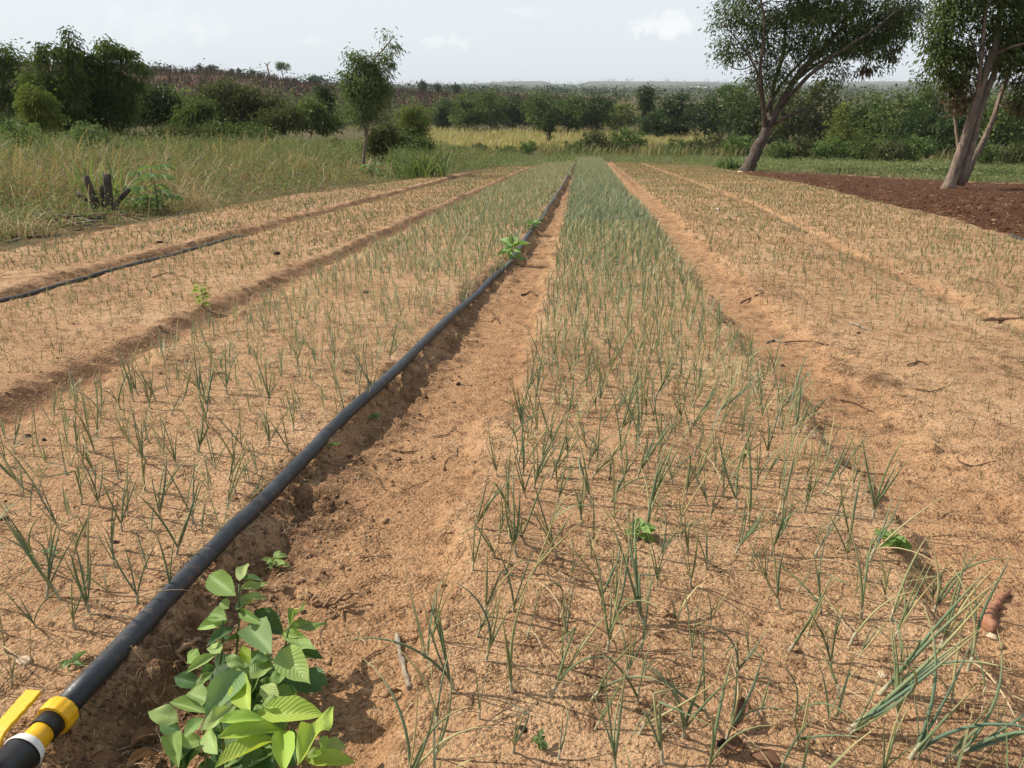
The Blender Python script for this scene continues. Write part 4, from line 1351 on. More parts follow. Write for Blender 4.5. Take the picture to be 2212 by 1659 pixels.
mr = [(x, y) for x, y, k in mainrows if (x, y) not in chosen]
onion_stuff('onion_crop', 'dense rows of green onions farther along the middle bed', [p for p in mr if p[1] < 14], (.19, .33), 4, .0068, 4, M['onion'])
onion_stuff('onion_crop', 'dense rows of green onions at the far end of the middle bed', [p for p in mr if p[1] >= 14], (.21, .36), 5, .0070, 2, M['fresh'])
lr = [(x, y) for x, y, k in l1rows if (x, y) not in chosen]
onion_stuff('onion_crop', 'sparse young onions farther along the bed left of the pipe', lr, (.13, .28), 4, .0056, 3, M['onion'])
seedl = []
for fl, fr, y0, dens in ((lambda y: edge_left(y) + .5, lambda y: -5.85, 8, .10), (lambda y: -5.2, lambda y: -3.45, 3.5, .095), (lambda y: r1_l(y) + .1, lambda y: r12(y) - .08, 2.2, .10), (lambda y: r12(y) + .18, lambda y: plough(y) - .4, 5.5, .10)):
    y = y0
    while y < 66:
        xs_ = np.arange(float(fl(y)), float(fr(y)), dens)
        seedl += [(x + R.normal() * .03, y + R.normal() * .03) for x in xs_ if R.random() < .74 and y < field_end(x) - .3]
        y += dens * 1.05
onion_stuff('onion_seedlings', 'small brownish onion seedlings dotted over the outer beds', seedl, (.05, .145), 3, .0040, 2, M['seedling'], 0., 1.6)
gs = [p for p in seedl if vn(np.float64(p[0] / 1.6), np.float64(p[1] / 2.5), 91) > .05 and p[1] > 6][::2]
onion_stuff('onion_seedlings', 'greener onion seedlings in patches of the outer beds', gs, (.08, .17), 2, .0048, 2, M['onion'], 0., 1.2)

# ------------------------------------------------------------------ litter lying on the soil
def lying(name, label, x, y, L, w, mat, u, lift=.004, seg=3, bend=.5):
    n = len(x)
    z = H(x, y) + lift
    a = uin(0, 6.3, n)
    t = np.linspace(0, 1, seg + 1) - .5
    cur = uin(-bend, bend, n)
    ang = a[:, None] + cur[:, None] * t * 2
    px = x[:, None] + np.cumsum(np.cos(ang), 1) / (seg + 1) * L[:, None]
    py = y[:, None] + np.cumsum(np.sin(ang), 1) / (seg + 1) * L[:, None]
    pz = H(px.ravel(), py.ravel()).reshape(px.shape) + lift + uin(0, .012, n)[:, None] * np.sin((t + .5) * PI)
    pz = np.maximum(pz, pz.mean(1, keepdims=True) - .006)
    sx, sy = -np.sin(ang), np.cos(ang)
    ww = w[:, None] * np.interp(t, [-.5, 0, .5], [.5, 1, .3])
    A = np.stack([px - sx * ww, py - sy * ww, pz], -1)
    B_2 = np.stack([px, py, pz + ww * 1.1], -1)
    C_ = np.stack([px + sx * ww, py + sy * ww, pz], -1)
    V = np.stack([A, B_2, C_], 2).reshape(-1, 3)
    k = 3 * (seg + 1)
    s = np.arange(seg)
    f = np.concatenate([np.stack([3 * s, 3 * s + 1, 3 * s + 4, 3 * s + 3], -1), np.stack([3 * s + 1, 3 * s + 2, 3 * s + 5, 3 * s + 4], -1)])
    F = (np.arange(n)[:, None, None] * k + f[None]).reshape(-1, 4)
    uv = np.stack([np.repeat(u, k), np.tile(np.repeat(t + .5, 3), n)], 1)
    return tag(obj(name, mesh(name, V, F, mat, uv, True)), label, None, None, 'stuff')


def spots(n, r0, r1, a0=-52, a1=42):
    x, y = polar(n, r0, r1, a0, a1)
    k = in_field(x, y) | (in_plough(x, y) > .5)
    return x[k], y[k]


x, y = spots(30000, 1.6, 45)
k = R.random(len(x)) < .42 + .58 * ss(3, 9, np.hypot(x, y))
x, y = x[k], y[k]
n = len(x)
lying('straw_litter', 'bits of straw and dry roots strewn over the beds', x, y, uin(.012, .085, n) ** 1.0 * (.5 + uin(0, .8, n)) * np.clip(np.hypot(x, y) / 6, .8, 2.6), uin(.0007, .0020, n) * np.clip(np.hypot(x, y) / 4, 1, 4.5), M['straw'], np.clip(R.beta(1.6, 1.3, n), 0, 1))
x, y = spots(16000, 1.6, 45)
k = R.random(len(x)) < .45 + .55 * ss(3, 9, np.hypot(x, y))
x, y = x[k], y[k]
n = len(x)
lying('root_hairs', 'fine brown rootlets lying on the soil', x, y, uin(.04, .15, n) * np.clip(np.hypot(x, y) / 7, 1, 2.2), uin(.0008, .0017, n) * np.clip(np.hypot(x, y) / 4, 1, 3.5), M['straw'], uin(0, .28, n), bend=1.6, seg=5)


def clods(name, label, x, y, s, mat, attrs=None):
    n = len(x)
    z = H(x, y)
    base = np.array([[1, 0, 0], [-1, 0, 0], [0, 1, 0], [0, -1, 0], [0, 0, 1], [.6, .6, .5], [-.6, .5, .6], [-.5, -.6, .55], [.6, -.5, .6]], float)
    tri = np.array([[0, 5, 8], [0, 2, 5], [2, 6, 5], [2, 1, 6], [1, 7, 6], [1, 3, 7], [3, 8, 7], [3, 0, 8], [5, 6, 4], [6, 7, 4], [7, 8, 4], [8, 5, 4]])
    a = uin(0, 6.3, n)
    B2 = base[None] * uin(.65, 1.3, (n, 9, 1)) * np.stack([uin(.7, 1.4, n), uin(.7, 1.4, n), uin(.45, .9, n)], 1)[:, None, :]
    X = B2[..., 0] * np.cos(a)[:, None] - B2[..., 1] * np.sin(a)[:, None]
    Y = B2[..., 0] * np.sin(a)[:, None] + B2[..., 1] * np.cos(a)[:, None]
    V = np.stack([x[:, None] + X * s[:, None], y[:, None] + Y * s[:, None], z[:, None] + (B2[..., 2] - .12) * s[:, None]], -1).reshape(-1, 3)
    F = (np.arange(n)[:, None, None] * 9 + tri[None]).reshape(-1, 3)
    at = {k: np.repeat(v, 9) for k, v in (attrs or {}).items()}
    return tag(obj(name, mesh(name, V, F, mat, None, True, at)), label, None, None, 'stuff')


x, y = spots(26000, 1.6, 16)
wgt = .10 + 1.0 * np.exp(-((x - pipe_x(y) - .22) / .22) ** 2) + .5 * np.exp(-((x + 3.25) / .25) ** 2) + .4 * np.exp(-((x - r1_l(y)) / .2) ** 2) + .35 * np.exp(-((x - main_r(y)) / .1) ** 2) + .5 * np.exp(-((x + 5.7) / .2) ** 2)
k = (R.random(len(x)) < wgt) & (in_plough(x, y) < .5)
x, y = x[k], y[k]
n = len(x)
crumb_dark = np.clip(uin(-.1, .6, n) + .5 * np.exp(-((x - pipe_x(y) - .22) / .25) ** 2), 0, 1)  # crumbs by the pipe take on the bank's damp and painted shadow
clods('soil_crumbs', 'crumbs and clods of soil on the bed edges', x, y, np.clip(R.lognormal(-5.2, .55, n), .002, .022), M['soil'], dict(moist=crumb_dark, tone=np.zeros(n), plough=np.zeros(n)))
x, y = polar(26000, 12, 52, 8, 46)
k = in_plough(x, y) > .6
x, y = x[k], y[k]
n = len(x)
clods('plough_clods', 'dark red clods of the ploughed soil', x, y, np.clip(R.lognormal(-3.65, .5, n), .010, .10), M['soil'], dict(moist=np.zeros(n), tone=np.zeros(n), plough=np.ones(n)))

# ------------------------------------------------------------------ pipes and the valve
PR = .031
yy = np.concatenate([np.arange(1.388, 12, .12), np.arange(12, 64, .5)])
hz = np.array([H(np.full(7, pipe_x(q)) + np.linspace(-.03, .03, 7), np.full(7, q), False).max() for q in yy])
hz = np.convolve(np.pad(hz, 4, mode='edge'), np.ones(9) / 9, 'valid')
hz = np.maximum(hz, H(pipe_x(yy), yy, False) - .012)
pp = np.stack([pipe_x(yy) + .012 * np.sin(yy * 1.3), yy, hz + PR - .004], 1)
b = Buf()
add_tube(b, pp, PR, 20)
tag(obj('irrigation_pipe', b.mesh('irrigation_pipe', M['pipe'])), 'thick black plastic pipe running along the left edge of the trodden path', 'pipe')
yy2 = np.arange(5.2, 12.6, .15)
b = Buf()
add_tube(b, np.stack([-5.55 + .02 * np.sin(yy2 * .9), yy2, H(np.full(len(yy2), -5.55), yy2, False) + .018 + np.where(yy2 > 12, -.06 * (yy2 - 12), 0)], 1), .021, 12)
tag(obj('irrigation_hose', b.mesh('irrigation_hose', M['pipe'])), 'thin black hose lying in the furrow of the left beds', 'hose')
q0, q1, q2 = G(2180, 512), G(2215, 522), G(2300, 545)
b = Buf()
add_tube(b, spline([q0, q1, q2], 8) + (0, 0, .015), .02, 8)
tag(obj('black_hose', b.mesh('black_hose', M['pipe'])), 'short end of black hose at the edge of the ploughed soil, right frame edge', 'hose')

vd = pp[0] - pp[2]
vd /= np.linalg.norm(vd)                       # along the pipe towards the camera
vz = np.array([0, 0, 1.]) - vd * vd[2]
vz /= np.linalg.norm(vz)
vx = np.cross(vd, vz)
root = obj('ball_valve', None, None, tuple(pp[0]))
tag(root, 'black and yellow ball valve with a long yellow lever at the near pipe end', 'valve')
AX = lambda s, u=0., r=0.: vd * s + vz * u + vx * r


def lathe(name, prof, mat, parent, n=28, o=None, axis=None, e1=None, e2=None, knurl=0):
    """prof: (distance along the axis, radius)"""
    axis, e1, e2 = (vd, vx, vz) if axis is None else (axis, e1, e2)
    th = np.arange(n) / n * 2 * PI
    V = []
    for s_, r_ in prof:
        rr_ = r_ * (1 + (knurl * ((np.arange(n) // 2) % 2) if knurl and r_ > 0 else 0))
        V.append((np.zeros(3) if o is None else o) + axis * s_ + (np.cos(th) * rr_)[:, None] * e1 + (np.sin(th) * rr_)[:, None] * e2)
    V = np.concatenate(V)
    i, j = np.meshgrid(np.arange(len(prof) - 1), np.arange(n), indexing='ij')
    F = np.stack([i * n + j, i * n + (j + 1) % n, (i + 1) * n + (j + 1) % n, (i + 1) * n + j], -1).reshape(-1, 4)
    me = mesh(name, V, F, mat)
    o_ = obj(name, me, parent)
    o_.modifiers.new('edge', 'EDGE_SPLIT').split_angle = math.radians(40)
    return o_


body = lathe('body', [(.125, 0), (.125, .030), (.125, .040), (.135, .045), (.19, .046), (.20, .052), (.30, .052), (.32, .044), (.44, .044), (.44, 0)], M['black'], root, 32)
lathe('collar', [(-.012, .032), (-.014, .040), (-.010, .0425), (.022, .0425), (.027, .041), (.028, .033)], M['yellow'], root, 48, knurl=.035)
lathe('sleeve', [(.026, .033), (.028, .0345), (.062, .0345), (.063, .030)], M['black'], root, 28)
neck = lathe('neck', [(.060, .0285), (.064, .030), (.112, .0315), (.124, .034), (.125, .0)], M['yellow'], root, 28)
lathe('seal_tape', [(.108, .0325), (.110, .041), (.126, .0465), (.129, .0475), (.131, .046)], M['white'], root, 36)
HS_ = .245
hub = lathe('hub', [(.045, .030), (.047, .034), (.060, .034), (.062, .026), (.088, .024), (.094, .022), (.094, .0165), (.090, .016)], M['yellow'], root, 32, AX(HS_), vz, vx, vd)
knob = lathe('knob', [(.086, .0165), (.0905, .0165), (.0915, .014), (.0905, 0)], M['black'], root, 24, AX(HS_), vz, vx, vd)
# the lever: a wavy grip that rises from the hub and runs back along the pipe
st = np.linspace(0, 1, 22)
along = HS_ - .016 - .170 * st
hgt_ = np.interp(st, [0, .10, .22, .34, 1], [.068, .074, .094, .106, .116])
wid_ = np.interp(st, [0, .12, .3, .9, 1], [.021, .016, .0175, .0195, .0180]) + .0009 * np.sin(st * 40)
V = []
for k in range(22):
    for du, dr in ((.0045, -1), (.0045, 1), (-.0045, 1), (-.0045, -1)):
        V.append(AX(along[k], hgt_[k] + du + (.0015 if abs(dr) == 1 and du > 0 else 0), dr * wid_[k]))
V = np.array(V)
F = [[4 * k + a, 4 * k + (a + 1) % 4, 4 * k + 4 + (a + 1) % 4, 4 * k + 4 + a] for k in range(21) for a in range(4)] + [[3, 2, 1, 0], [84, 85, 86, 87]]
lv = obj('lever', mesh('lever', V, np.array(F), M['yellow'], smooth=False), root)
mb = lv.modifiers.new('round', 'BEVEL')
mb.width = .002
mb.segments = 2
mb.limit_method = 'ANGLE'

# ------------------------------------------------------------------ broad-leaved plant in the foreground
def broadleaf(name, bulge, wav, tipw, seed=0):
    rg = np.random.default_rng(seed)
    nu, nv = 9, 17
    u, v = np.meshgrid(np.linspace(-1, 1, nu), np.linspace(0, 1, nv), indexing='xy')
    w = np.interp(np.linspace(0, 1, nv), [0, .05, .14, .30, .48, .66, .82, .93, 1], [.02, .10, .29, .46, .50, .43, .25, .08 * tipw, 0])[:, None]
    w = w * (1 + .03 * np.sin(v * 23 + seed))
    X = u * w
    ph = v * 11 - np.abs(u) * .5 * 7.0
    vein = np.cos(ph * 2 * PI)
    Z = bulge * (np.abs(u) ** 1.3) * w * 1.2 - .10 * v ** 2 + -.0018 * vein * np.minimum(1, np.abs(u) * 3) * (1 - v) + wav * np.sin(v * 8 + u * 2 + seed) * u * w
    V = np.stack([X, v, Z], -1).reshape(-1, 3)
    i, j = np.meshgrid(np.arange(nv - 1), np.arange(nu - 1), indexing='ij')
    F = np.stack([i * nu + j, i * nu + j + 1, (i + 1) * nu + j + 1, (i + 1) * nu + j], -1).reshape(-1, 4)
    uv = np.stack([(u * .5 + .5).ravel(), v.ravel()], 1)
    return mesh(name, V, F, M['broad'], uv)


BL = [broadleaf('leaf', .25, .05, 1, 1), broadleaf('leaf', .16, .14, 1.2, 2), broadleaf('leaf', .32, .08, .8, 3), broadleaf('leaf', .12, .20, 1.4, 4)]


def put_leaf(parent, a, b, width, tmpl, col, roll=0., up=(0, -.35, 1), name='leaf'):
    """leaf from a to b (in the parent's space), its face turned towards UP"""
    a, b = Vector(a), Vector(b)
    Yv = (b - a)
    L = Yv.length
    Yv.normalize()
    Zv = Vector(up).normalized()
    Xv = Yv.cross(Zv)
    if Xv.length < 1e-3:
        Xv = Vector((1, 0, 0))
    Xv.normalize()
    Zv = Xv.cross(Yv)
    q = Matrix((Xv, Yv, Zv)).transposed().to_quaternion() @ Matrix.Rotation(roll, 3, 'Y').to_quaternion()
    o = obj(name, BL[tmpl], parent, a)
    o.rotation_mode = 'QUATERNION'
    o.rotation_quaternion = q
    o.scale = (width, L, L)
    o.color = (col[0], col[1], col[2], 1)
    return o


BRIGHT, PALE, MIDG, DARK, GREYG = (.36, .50, .095), (.33, .45, .15), (.21, .33, .095), (.08, .16, .055), (.21, .32, .14)
LEAVES = [(700, 385, 510, 225, 160, .30, 0, MIDG), (740, 270, 790, 160, 90, .33, 1, PALE), (745, 262, 890, 265, 45, .32, 0, DARK), (740, 340, 930, 300, 60, .30, 3, PALE), (745, 400, 920, 395, 60, .28, 1, PALE),
          (720, 490, 830, 415, 85, .27, 1, MIDG), (655, 490, 610, 435, 75, .26, 0, PALE), (640, 585, 520, 525, 105, .25, 0, MIDG), (640, 590, 435, 650, 80, .24, 0, PALE), (690, 650, 510, 720, 85, .22, 0, DARK),
          (740, 500, 890, 570, 70, .25, 0, MIDG), (860, 505, 1040, 650, 150, .22, 0, DARK), (960, 790, 800, 590, 205, .25, 2, GREYG), (1070, 650, 1365, 575, 80, .20, 3, MIDG), (1070, 665, 1260, 750, 95, .19, 3, PALE),
          (1110, 610, 1205, 425, 48, .23, 3, MIDG), (1060, 770, 1325, 830, 115, .17, 0, DARK), (1045, 800, 1225, 1000, 195, .21, 2, PALE), (560, 820, 350, 940, 72, .20, 0, PALE), (590, 810, 530, 740, 95, .21, 1, PALE),
          (640, 845, 760, 890, 85, .22, 1, PALE), (800, 900, 985, 820, 120, .20, 1, GREYG), (820, 980, 975, 870, 130, .20, 1, PALE), (1080, 940, 970, 1020, 95, .18, 3, MIDG), (1075, 985, 1330, 1065, 180, .14, 0, DARK),
          (1215, 950, 1370, 1025, 130, .15, 0, DARK), (530, 960, 395, 1055, 66, .17, 3, MIDG), (745, 940, 515, 1230, 195, .21, 0, GREYG), (815, 1235, 738, 955, 160, .22, 0, BRIGHT), (890, 1260, 1315, 1243, 185, .20, 0, BRIGHT),
          (910, 1190, 1060, 1165, 115, .22, 1, PALE), (495, 1165, 355, 1085, 115, .20, 2, PALE), (480, 1245, 225, 1165, 84, .18, 0, MIDG), (275, 1320, 80, 1250, 130, .16, 1, PALE), (285, 1380, 150, 1330, 95, .12, 0, DARK),
          (465, 1385, 695, 1210, 100, .22, 1, PALE), (600, 1330, 890, 1290, 105, .23, 0, BRIGHT), (600, 1445, 1020, 1355, 155, .21, 0, BRIGHT), (585, 1650, 1000, 1425, 175, .20, 0, BRIGHT), (575, 1570, 490, 1385, 115, .18, 0, PALE),
          (435, 1500, 285, 1445, 85, .19, 1, PALE), (465, 1300, 325, 1405, 95, .19, 0, MIDG), (245, 1650, 405, 1480, 115, .15, 0, DARK), (325, 1650, 445, 1530, 80, .14, 0, GREYG), (1065, 1690, 1060, 1360, 150, .19, 0, BRIGHT),
          (1140, 1650, 1105, 1370, 150, .13, 0, DARK), (1185, 1620, 1405, 1175, 165, .22, 3, BRIGHT), (1350, 1530, 1520, 1485, 115, .17, 1, PALE), (1235, 1600, 1560, 1620, 115, .17, 0, BRIGHT), (1245, 1585, 1390, 1540, 105, .19, 1, PALE),
          (770, 1670, 965, 1540, 140, .13, 0, DARK), (285, 1660, 235, 1385, 125, .18, 2, MIDG), (1010, 1460, 920, 1320, 110, .14, 0, DARK), (640, 1200, 520, 1300, 90, .2, 1, PALE), (700, 1050, 640, 1180, 120, .18, 1, GREYG),
          (760, 760, 800, 860, 70, .23, 1, (.22, .34, .02)), (900, 1050, 1010, 1130, 110, .2, 1, PALE), (1000, 1080, 1120, 1130, 110, .15, 0, MIDG), (560, 920, 660, 1000, 110, .12, 0, DARK), (640, 760, 740, 690, 100, .18, 0, DARK), (380, 1560, 330, 1660, 120, .12, 0, DARK), (1390, 1440, 1340, 1520, 70, .19, 1, PALE)]
CV = lambda cx_, cy_: (302.4 + cx_ * .2917, 1175 + cy_ * .2917)
pb = G(*CV(760, 1380))
plant = obj('broadleaf_plant', None, None, tuple(pb))
tag(plant, 'leafy green broad-leaved plant beside the pipe in the foreground', 'plant')
mmpx = 1.65 / FPX * .2917 / .955
for (ax, ay, bx_, by_, wd, zz, tm, col) in LEAVES:
    a = G(*CV(ax, ay), lift=zz * .92)
    b_ = G(*CV(bx_, by_), lift=zz * .92 + R.uniform(-.035, .02))
    dist = np.linalg.norm(a - np.array([0, 0, CAM_H]))
    k = np.full(3, R.uniform(.85, 1.12)) * uin(.95, 1.05, 3)
    a, b_ = a - (b_ - a) * .06, b_ + (b_ - a) * .12
    put_leaf(plant, a - pb, b_ - pb, wd * dist / FPX * .2917 * 1.02, tm, tuple(np.array(col) * k), R.uniform(-.28, .28), (R.uniform(-.35, .15), R.uniform(-.6, -.2), 1))
for sx, sy, tx, ty, z1 in ((690, 1000, 735, 300, .33), (980, 1000, 1100, 620, .23), (600, 1750, 600, 1330, .22), (480, 1750, 462, 1340, .20), (560, 1010, 620, 590, .25), (1180, 1720, 1190, 1580, .2), (270, 1400, 240, 1290, .16), (820, 1330, 800, 1150, .21)):
    a = G(*CV(sx, sy + 90)) - pb
    b_ = G(*CV(tx, ty), lift=z1 * .92) - pb
    s_ = Buf()
    add_tube(s_, spline([a, (a + b_) / 2 + np.array([.01, .0, .02]), b_], 8), np.linspace(.0045, .0022, 8), 6)
    obj('stem', s_.mesh('stem', M['greenstem']), plant)
for k in range(85):
    cx_, cy_ = R.uniform(420, 1120), R.uniform(880, 1640)
    a = G(*CV(cx_, cy_), lift=R.uniform(.03, .11))
    d_ = R.uniform(0, 6.3)
    Lq = R.uniform(.06, .10)
    put_leaf(plant, a - pb, a - pb + np.array([math.cos(d_), math.sin(d_), R.uniform(-.3, .2)]) * Lq, Lq * .55, int(R.integers(4)), tuple(np.array(DARK if R.random() < .5 else MIDG) * R.uniform(.8, 1.2)), R.uniform(-.4, .4))


def small_weed(name, label, at, n, L, wf, col, stem_h, cat='weed', flat=.4, group=None):
    root = obj(name, None, None, tuple(at))
    tag(root, label, cat, group)
    if stem_h > .02:
        s_ = Buf()
        add_tube(s_, spline([(0, 0, -.01), (.008, 0, stem_h * .5), (0, .005, stem_h)], 6), np.linspace(.003, .0015, 6), 5)
        obj('stem', s_.mesh('stem', M['greenstem']), root)
    for k in range(n):
        a_ = k * 2.4 + R.uniform(-.4, .4)
        z0 = stem_h * (.25 + .75 * k / max(1, n - 1))
        l_ = L * R.uniform(.7, 1.2)
        d = np.array([math.cos(a_), math.sin(a_), R.uniform(-.1, flat)])
        put_leaf(root, (0, 0, z0), d * l_ + np.array([0, 0, z0]), l_ * wf, int(R.integers(4)), tuple(np.array(col) * R.uniform(.75, 1.3)), R.uniform(-.3, .3))
    return root


small_weed('weed_seedling', 'small pale weed just above the broad-leaved plant', G(595, 1232), 9, .055, .38, PALE, .05)
small_weed('weed_seedling', 'dark green weed among the onions in the middle bed', G(1380, 1165), 12, .058, .5, MIDG, .05)
small_weed('weed_seedling', 'green weed at the right edge of the onion bed', G(1925, 1185), 12, .075, .5, (.16, .27, .06), .06)
small_weed('weed_seedling', 'leafy young plant overhanging the pipe, the nearer of the two', G(1106, 568), 12, .20, .5, (.17, .28, .08), .22)
small_weed('weed_seedling', 'leafy young plant beside the pipe, the farther of the two', G(1150, 503), 14, .16, .45, (.16, .26, .08), .16)
small_weed('weed_seedling', 'yellow-green bushy weed in the furrow left of the onions', G(440, 672), 18, .085, .5, (.26, .34, .05), .22)
small_weed('weed_seedling', 'tiny two-branched weed at the bottom edge among onions', G(1165, 1618), 8, .028, .5, (.14, .2, .07), .03)
small_weed('weed_rosette', 'flat grey-green weed rosette right of the pipe', G(806, 905), 9, .05, .28, GREYG, .01, flat=.5)
small_weed('grass_seedling', 'small broad-bladed grass seedling against the pipe', G(712, 972), 5, .065, .16, GREYG, .02, flat=1.2)
small_weed('weed_seedling', 'small grey-green weed left of the pipe near the valve', G(160, 1440), 8, .04, .35, GREYG, .02)
small_weed('weed_seedling', 'tiny pale weed in the bed left of the pipe', G(110, 1205), 6, .03, .5, GREYG, .03)

# ------------------------------------------------------------------ sticks, roots, dry leaves, stones
def stick(name, label, pts, r0, r1, mat, cat='stick', group=None, lift=.004, rough=.15, knots=0, view=True, n=12, sides=8):
    P = np.array([G(*p[:2], lift=(p[2] if len(p) > 2 else lift) + r0 * .6) for p in pts]) if view else np.array(pts, float)
    o0 = P[0].copy()
    S = spline(P, n) - o0
    S[1:-1] += R.normal(size=S[1:-1].shape) * r0 * .25
    rad = np.linspace(r0, r1, n) * (1 + rough * R.normal(size=n))
    for k in range(knots):
        rad[int(R.integers(1, n - 1))] *= 1.5
    b = Buf()
    add_tube(b, S, np.maximum(rad, r1 * .5), sides)
    o = obj(name, b.mesh(name, mat), None, tuple(o0))
    return tag(o, label, cat, group)


stick('dry_stick', 'pale split dry stem piece right of the broad-leaved plant', [(857, 1370), (866, 1420), (876, 1460), (886, 1497)], .0062, .009, M['deadwood'], knots=2)
stick('bark_piece', 'curved piece of reddish bark on the right path', [(2178, 1280), (2150, 1305), (2133, 1328), (2140, 1365)], .010, .018, M['redbark'], 'bark', rough=.25, knots=2)
stick('dry_stick', 'brown broken stub with roots between the pipe and the plant', [(430, 1368), (410, 1390), (382, 1415)], .006, .009, M['rootwood'], knots=2)
stick('root_piece', 'pale root tip beside the brown broken stub', [(378, 1412), (398, 1430), (410, 1448)], .005, .004, M['rootwood'], 'root')
stick('thin_root', 'thin brown root curving over the path, left of the onion bed', [(815, 1030), (835, 1062), (875, 1062), (925, 1040)], .0022, .0014, M['twig'], 'root')
stick('dark_twig', 'short dark bark strip on the path', [(845, 972), (870, 976), (900, 977)], .006, .003, M['twig'], 'twig')
stick('dark_twig', 'reddish twig on the path above the dark bark strip', [(935, 948), (965, 943), (985, 925)], .0028, .002, M['twig'], 'twig')
stick('dark_twig', 'brown twig on the soil right of the small pale weed', [(780, 1212), (812, 1206), (846, 1203)], .0024, .0016, M['twig'], 'twig')
stick('pale_straw', 'bent pale straw lying on the path', [(972, 955), (985, 965), (985, 985)], .0028, .002, M['deadwood'], 'straw')
stick('dark_twig', 'brown twig between the root knot and the dry stem piece', [(785, 1430), (805, 1412), (832, 1402)], .0028, .0018, M['twig'], 'twig')
stick('dark_twig', 'thin dark twig crossing the right edge of the onion bed', [(1830, 1012), (1865, 1022), (1912, 1024)], .004, .003, M['twig'], 'twig')
stick('pale_stick', 'long pale stick lying along the right edge of the onion bed', [(1722, 908), (1765, 955), (1812, 1012)], .0045, .003, M['deadwood'])
stick('dark_twig', 'dark crooked twig on the right path', [(1815, 862), (1840, 870), (1885, 893)], .008, .003, M['twig'], 'twig', knots=2)
stick('dark_twig', 'long thin twig on the right bed, nearest the path', [(1690, 742), (1740, 738), (1790, 745)], .006, .004, M['twig'], 'twig')
stick('pale_stick', 'pale stick on the right path above the crooked twig', [(1655, 740), (1675, 735), (1698, 745)], .009, .005, M['deadwood'])
stick('dark_twig', 'curved twig on the right seedling bed', [(2070, 1000), (2100, 1010), (2150, 1003)], .005, .003, M['twig'], 'twig')
stick('dark_twig', 'twig on the path between the thick pipe and the onions, far part', [(1130, 640), (1145, 633), (1160, 640)], .008, .005, M['twig'], 'twig')
stick('dark_twig', 'twig crossing the right path in the middle distance', [(1600, 655), (1635, 640), (1650, 632)], .010, .006, M['twig'], 'twig')
stick('dark_twig', 'twig at the right frame edge in the second furrow', [(2120, 690), (2160, 694), (2210, 686)], .016, .010, M['rootwood'], 'root', knots=3)
stick('pale_stick', 'pale stick on the bed left of the pipe', [(1835, 698), (1855, 705), (1870, 712)], .010, .006, M['deadwood'])
for i, (pts, lab) in enumerate((([(1080, 700), (1072, 688), (1060, 695)], 'twig beside the thick pipe at mid distance'), ([(455, 812), (480, 806), (500, 822)], 'dry twig in the bed left of the pipe'), ([(330, 600), (360, 590), (395, 596)], 'dry twig in the furrow below the thin hose'),
                                ([(1980, 842), (2010, 845), (2040, 838)], 'twig among the right seedlings'), ([(1960, 790), (1985, 780), (2005, 786)], 'small twig on the right seedling bed'), ([(960, 1015), (962, 1000), (975, 990)], 'tiny twig in the path left of the onions'),
                                ([(1905, 1440), (1935, 1452), (1960, 1470)], 'dry twig lying among the near onions'))):
    stick('dark_twig', lab, pts, .006 if pts[0][1] < 900 else .003, .003 if pts[0][1] < 900 else .0018, M['twig'], 'twig')
for pts, lab in (([(870, 1385), (905, 1372), (930, 1330)], 'thin grey twig right of the dry stem piece'), ([(700, 1340), (690, 1372), (700, 1395)], 'thin twig below the root knot'), ([(180, 1500), (240, 1520), (290, 1535)], 'rootlet right of the valve'),
                 ([(250, 1625), (300, 1600), (345, 1620)], 'pale rootlet below the valve'), ([(250, 1395), (300, 1385), (372, 1392)], 'fine root running from the pipe to the brown stub'), ([(2010, 1290), (1960, 1310), (1900, 1335)], 'pale dry onion leaf fallen at the bed edge'),
                 ([(1690, 1560), (1760, 1575), (1830, 1600)], 'dry stalk at the bottom of the onion bed'), ([(1380, 1570), (1430, 1578), (1490, 1620)], 'pale curved dry onion leaf at the bottom edge')):
    stick('rootlet', lab, pts, .0022, .0012, M['rootwood'] if 'pale' not in lab else M['deadwood'], 'root')

# tangled root knot
kc = G(722, 1318)
root = obj('root_knot', None, None, tuple(kc))
tag(root, 'tangled knot of dry pale roots right of the broad-leaved plant', 'root')
for k, (pts, r_) in enumerate((([(-.075, 0, .012), (-.05, .012, .022), (-.02, .0, .012), (.01, .01, .02), (.05, .0, .014)], .0075), ([(-.03, -.01, .01), (-.01, .02, .03), (.03, .02, .02), (.06, .05, .03)], .006), ([(.0, .0, .015), (.03, .03, .035), (.07, .045, .03), (.085, .04, .02)], .005),
                               ([(.02, -.015, .012), (.05, -.01, .02), (.075, .015, .016)], .008), ([(-.01, -.012, .01), (.015, -.03, .008), (.01, -.055, .004)], .004), ([(.035, -.01, .012), (.04, -.04, .008), (.05, -.06, .003)], .0035), ([(-.08, .005, .012), (-.07, .02, .025), (-.05, .02, .02), (-.045, 0, .01)], .007))):
    b = Buf()
    add_tube(b, spline(np.array(pts), 14), np.linspace(r_, r_ * .6, 14) * (1 + .15 * R.normal(size=14)), 7)
    obj('root', b.mesh('root', M['rootwood']), root)


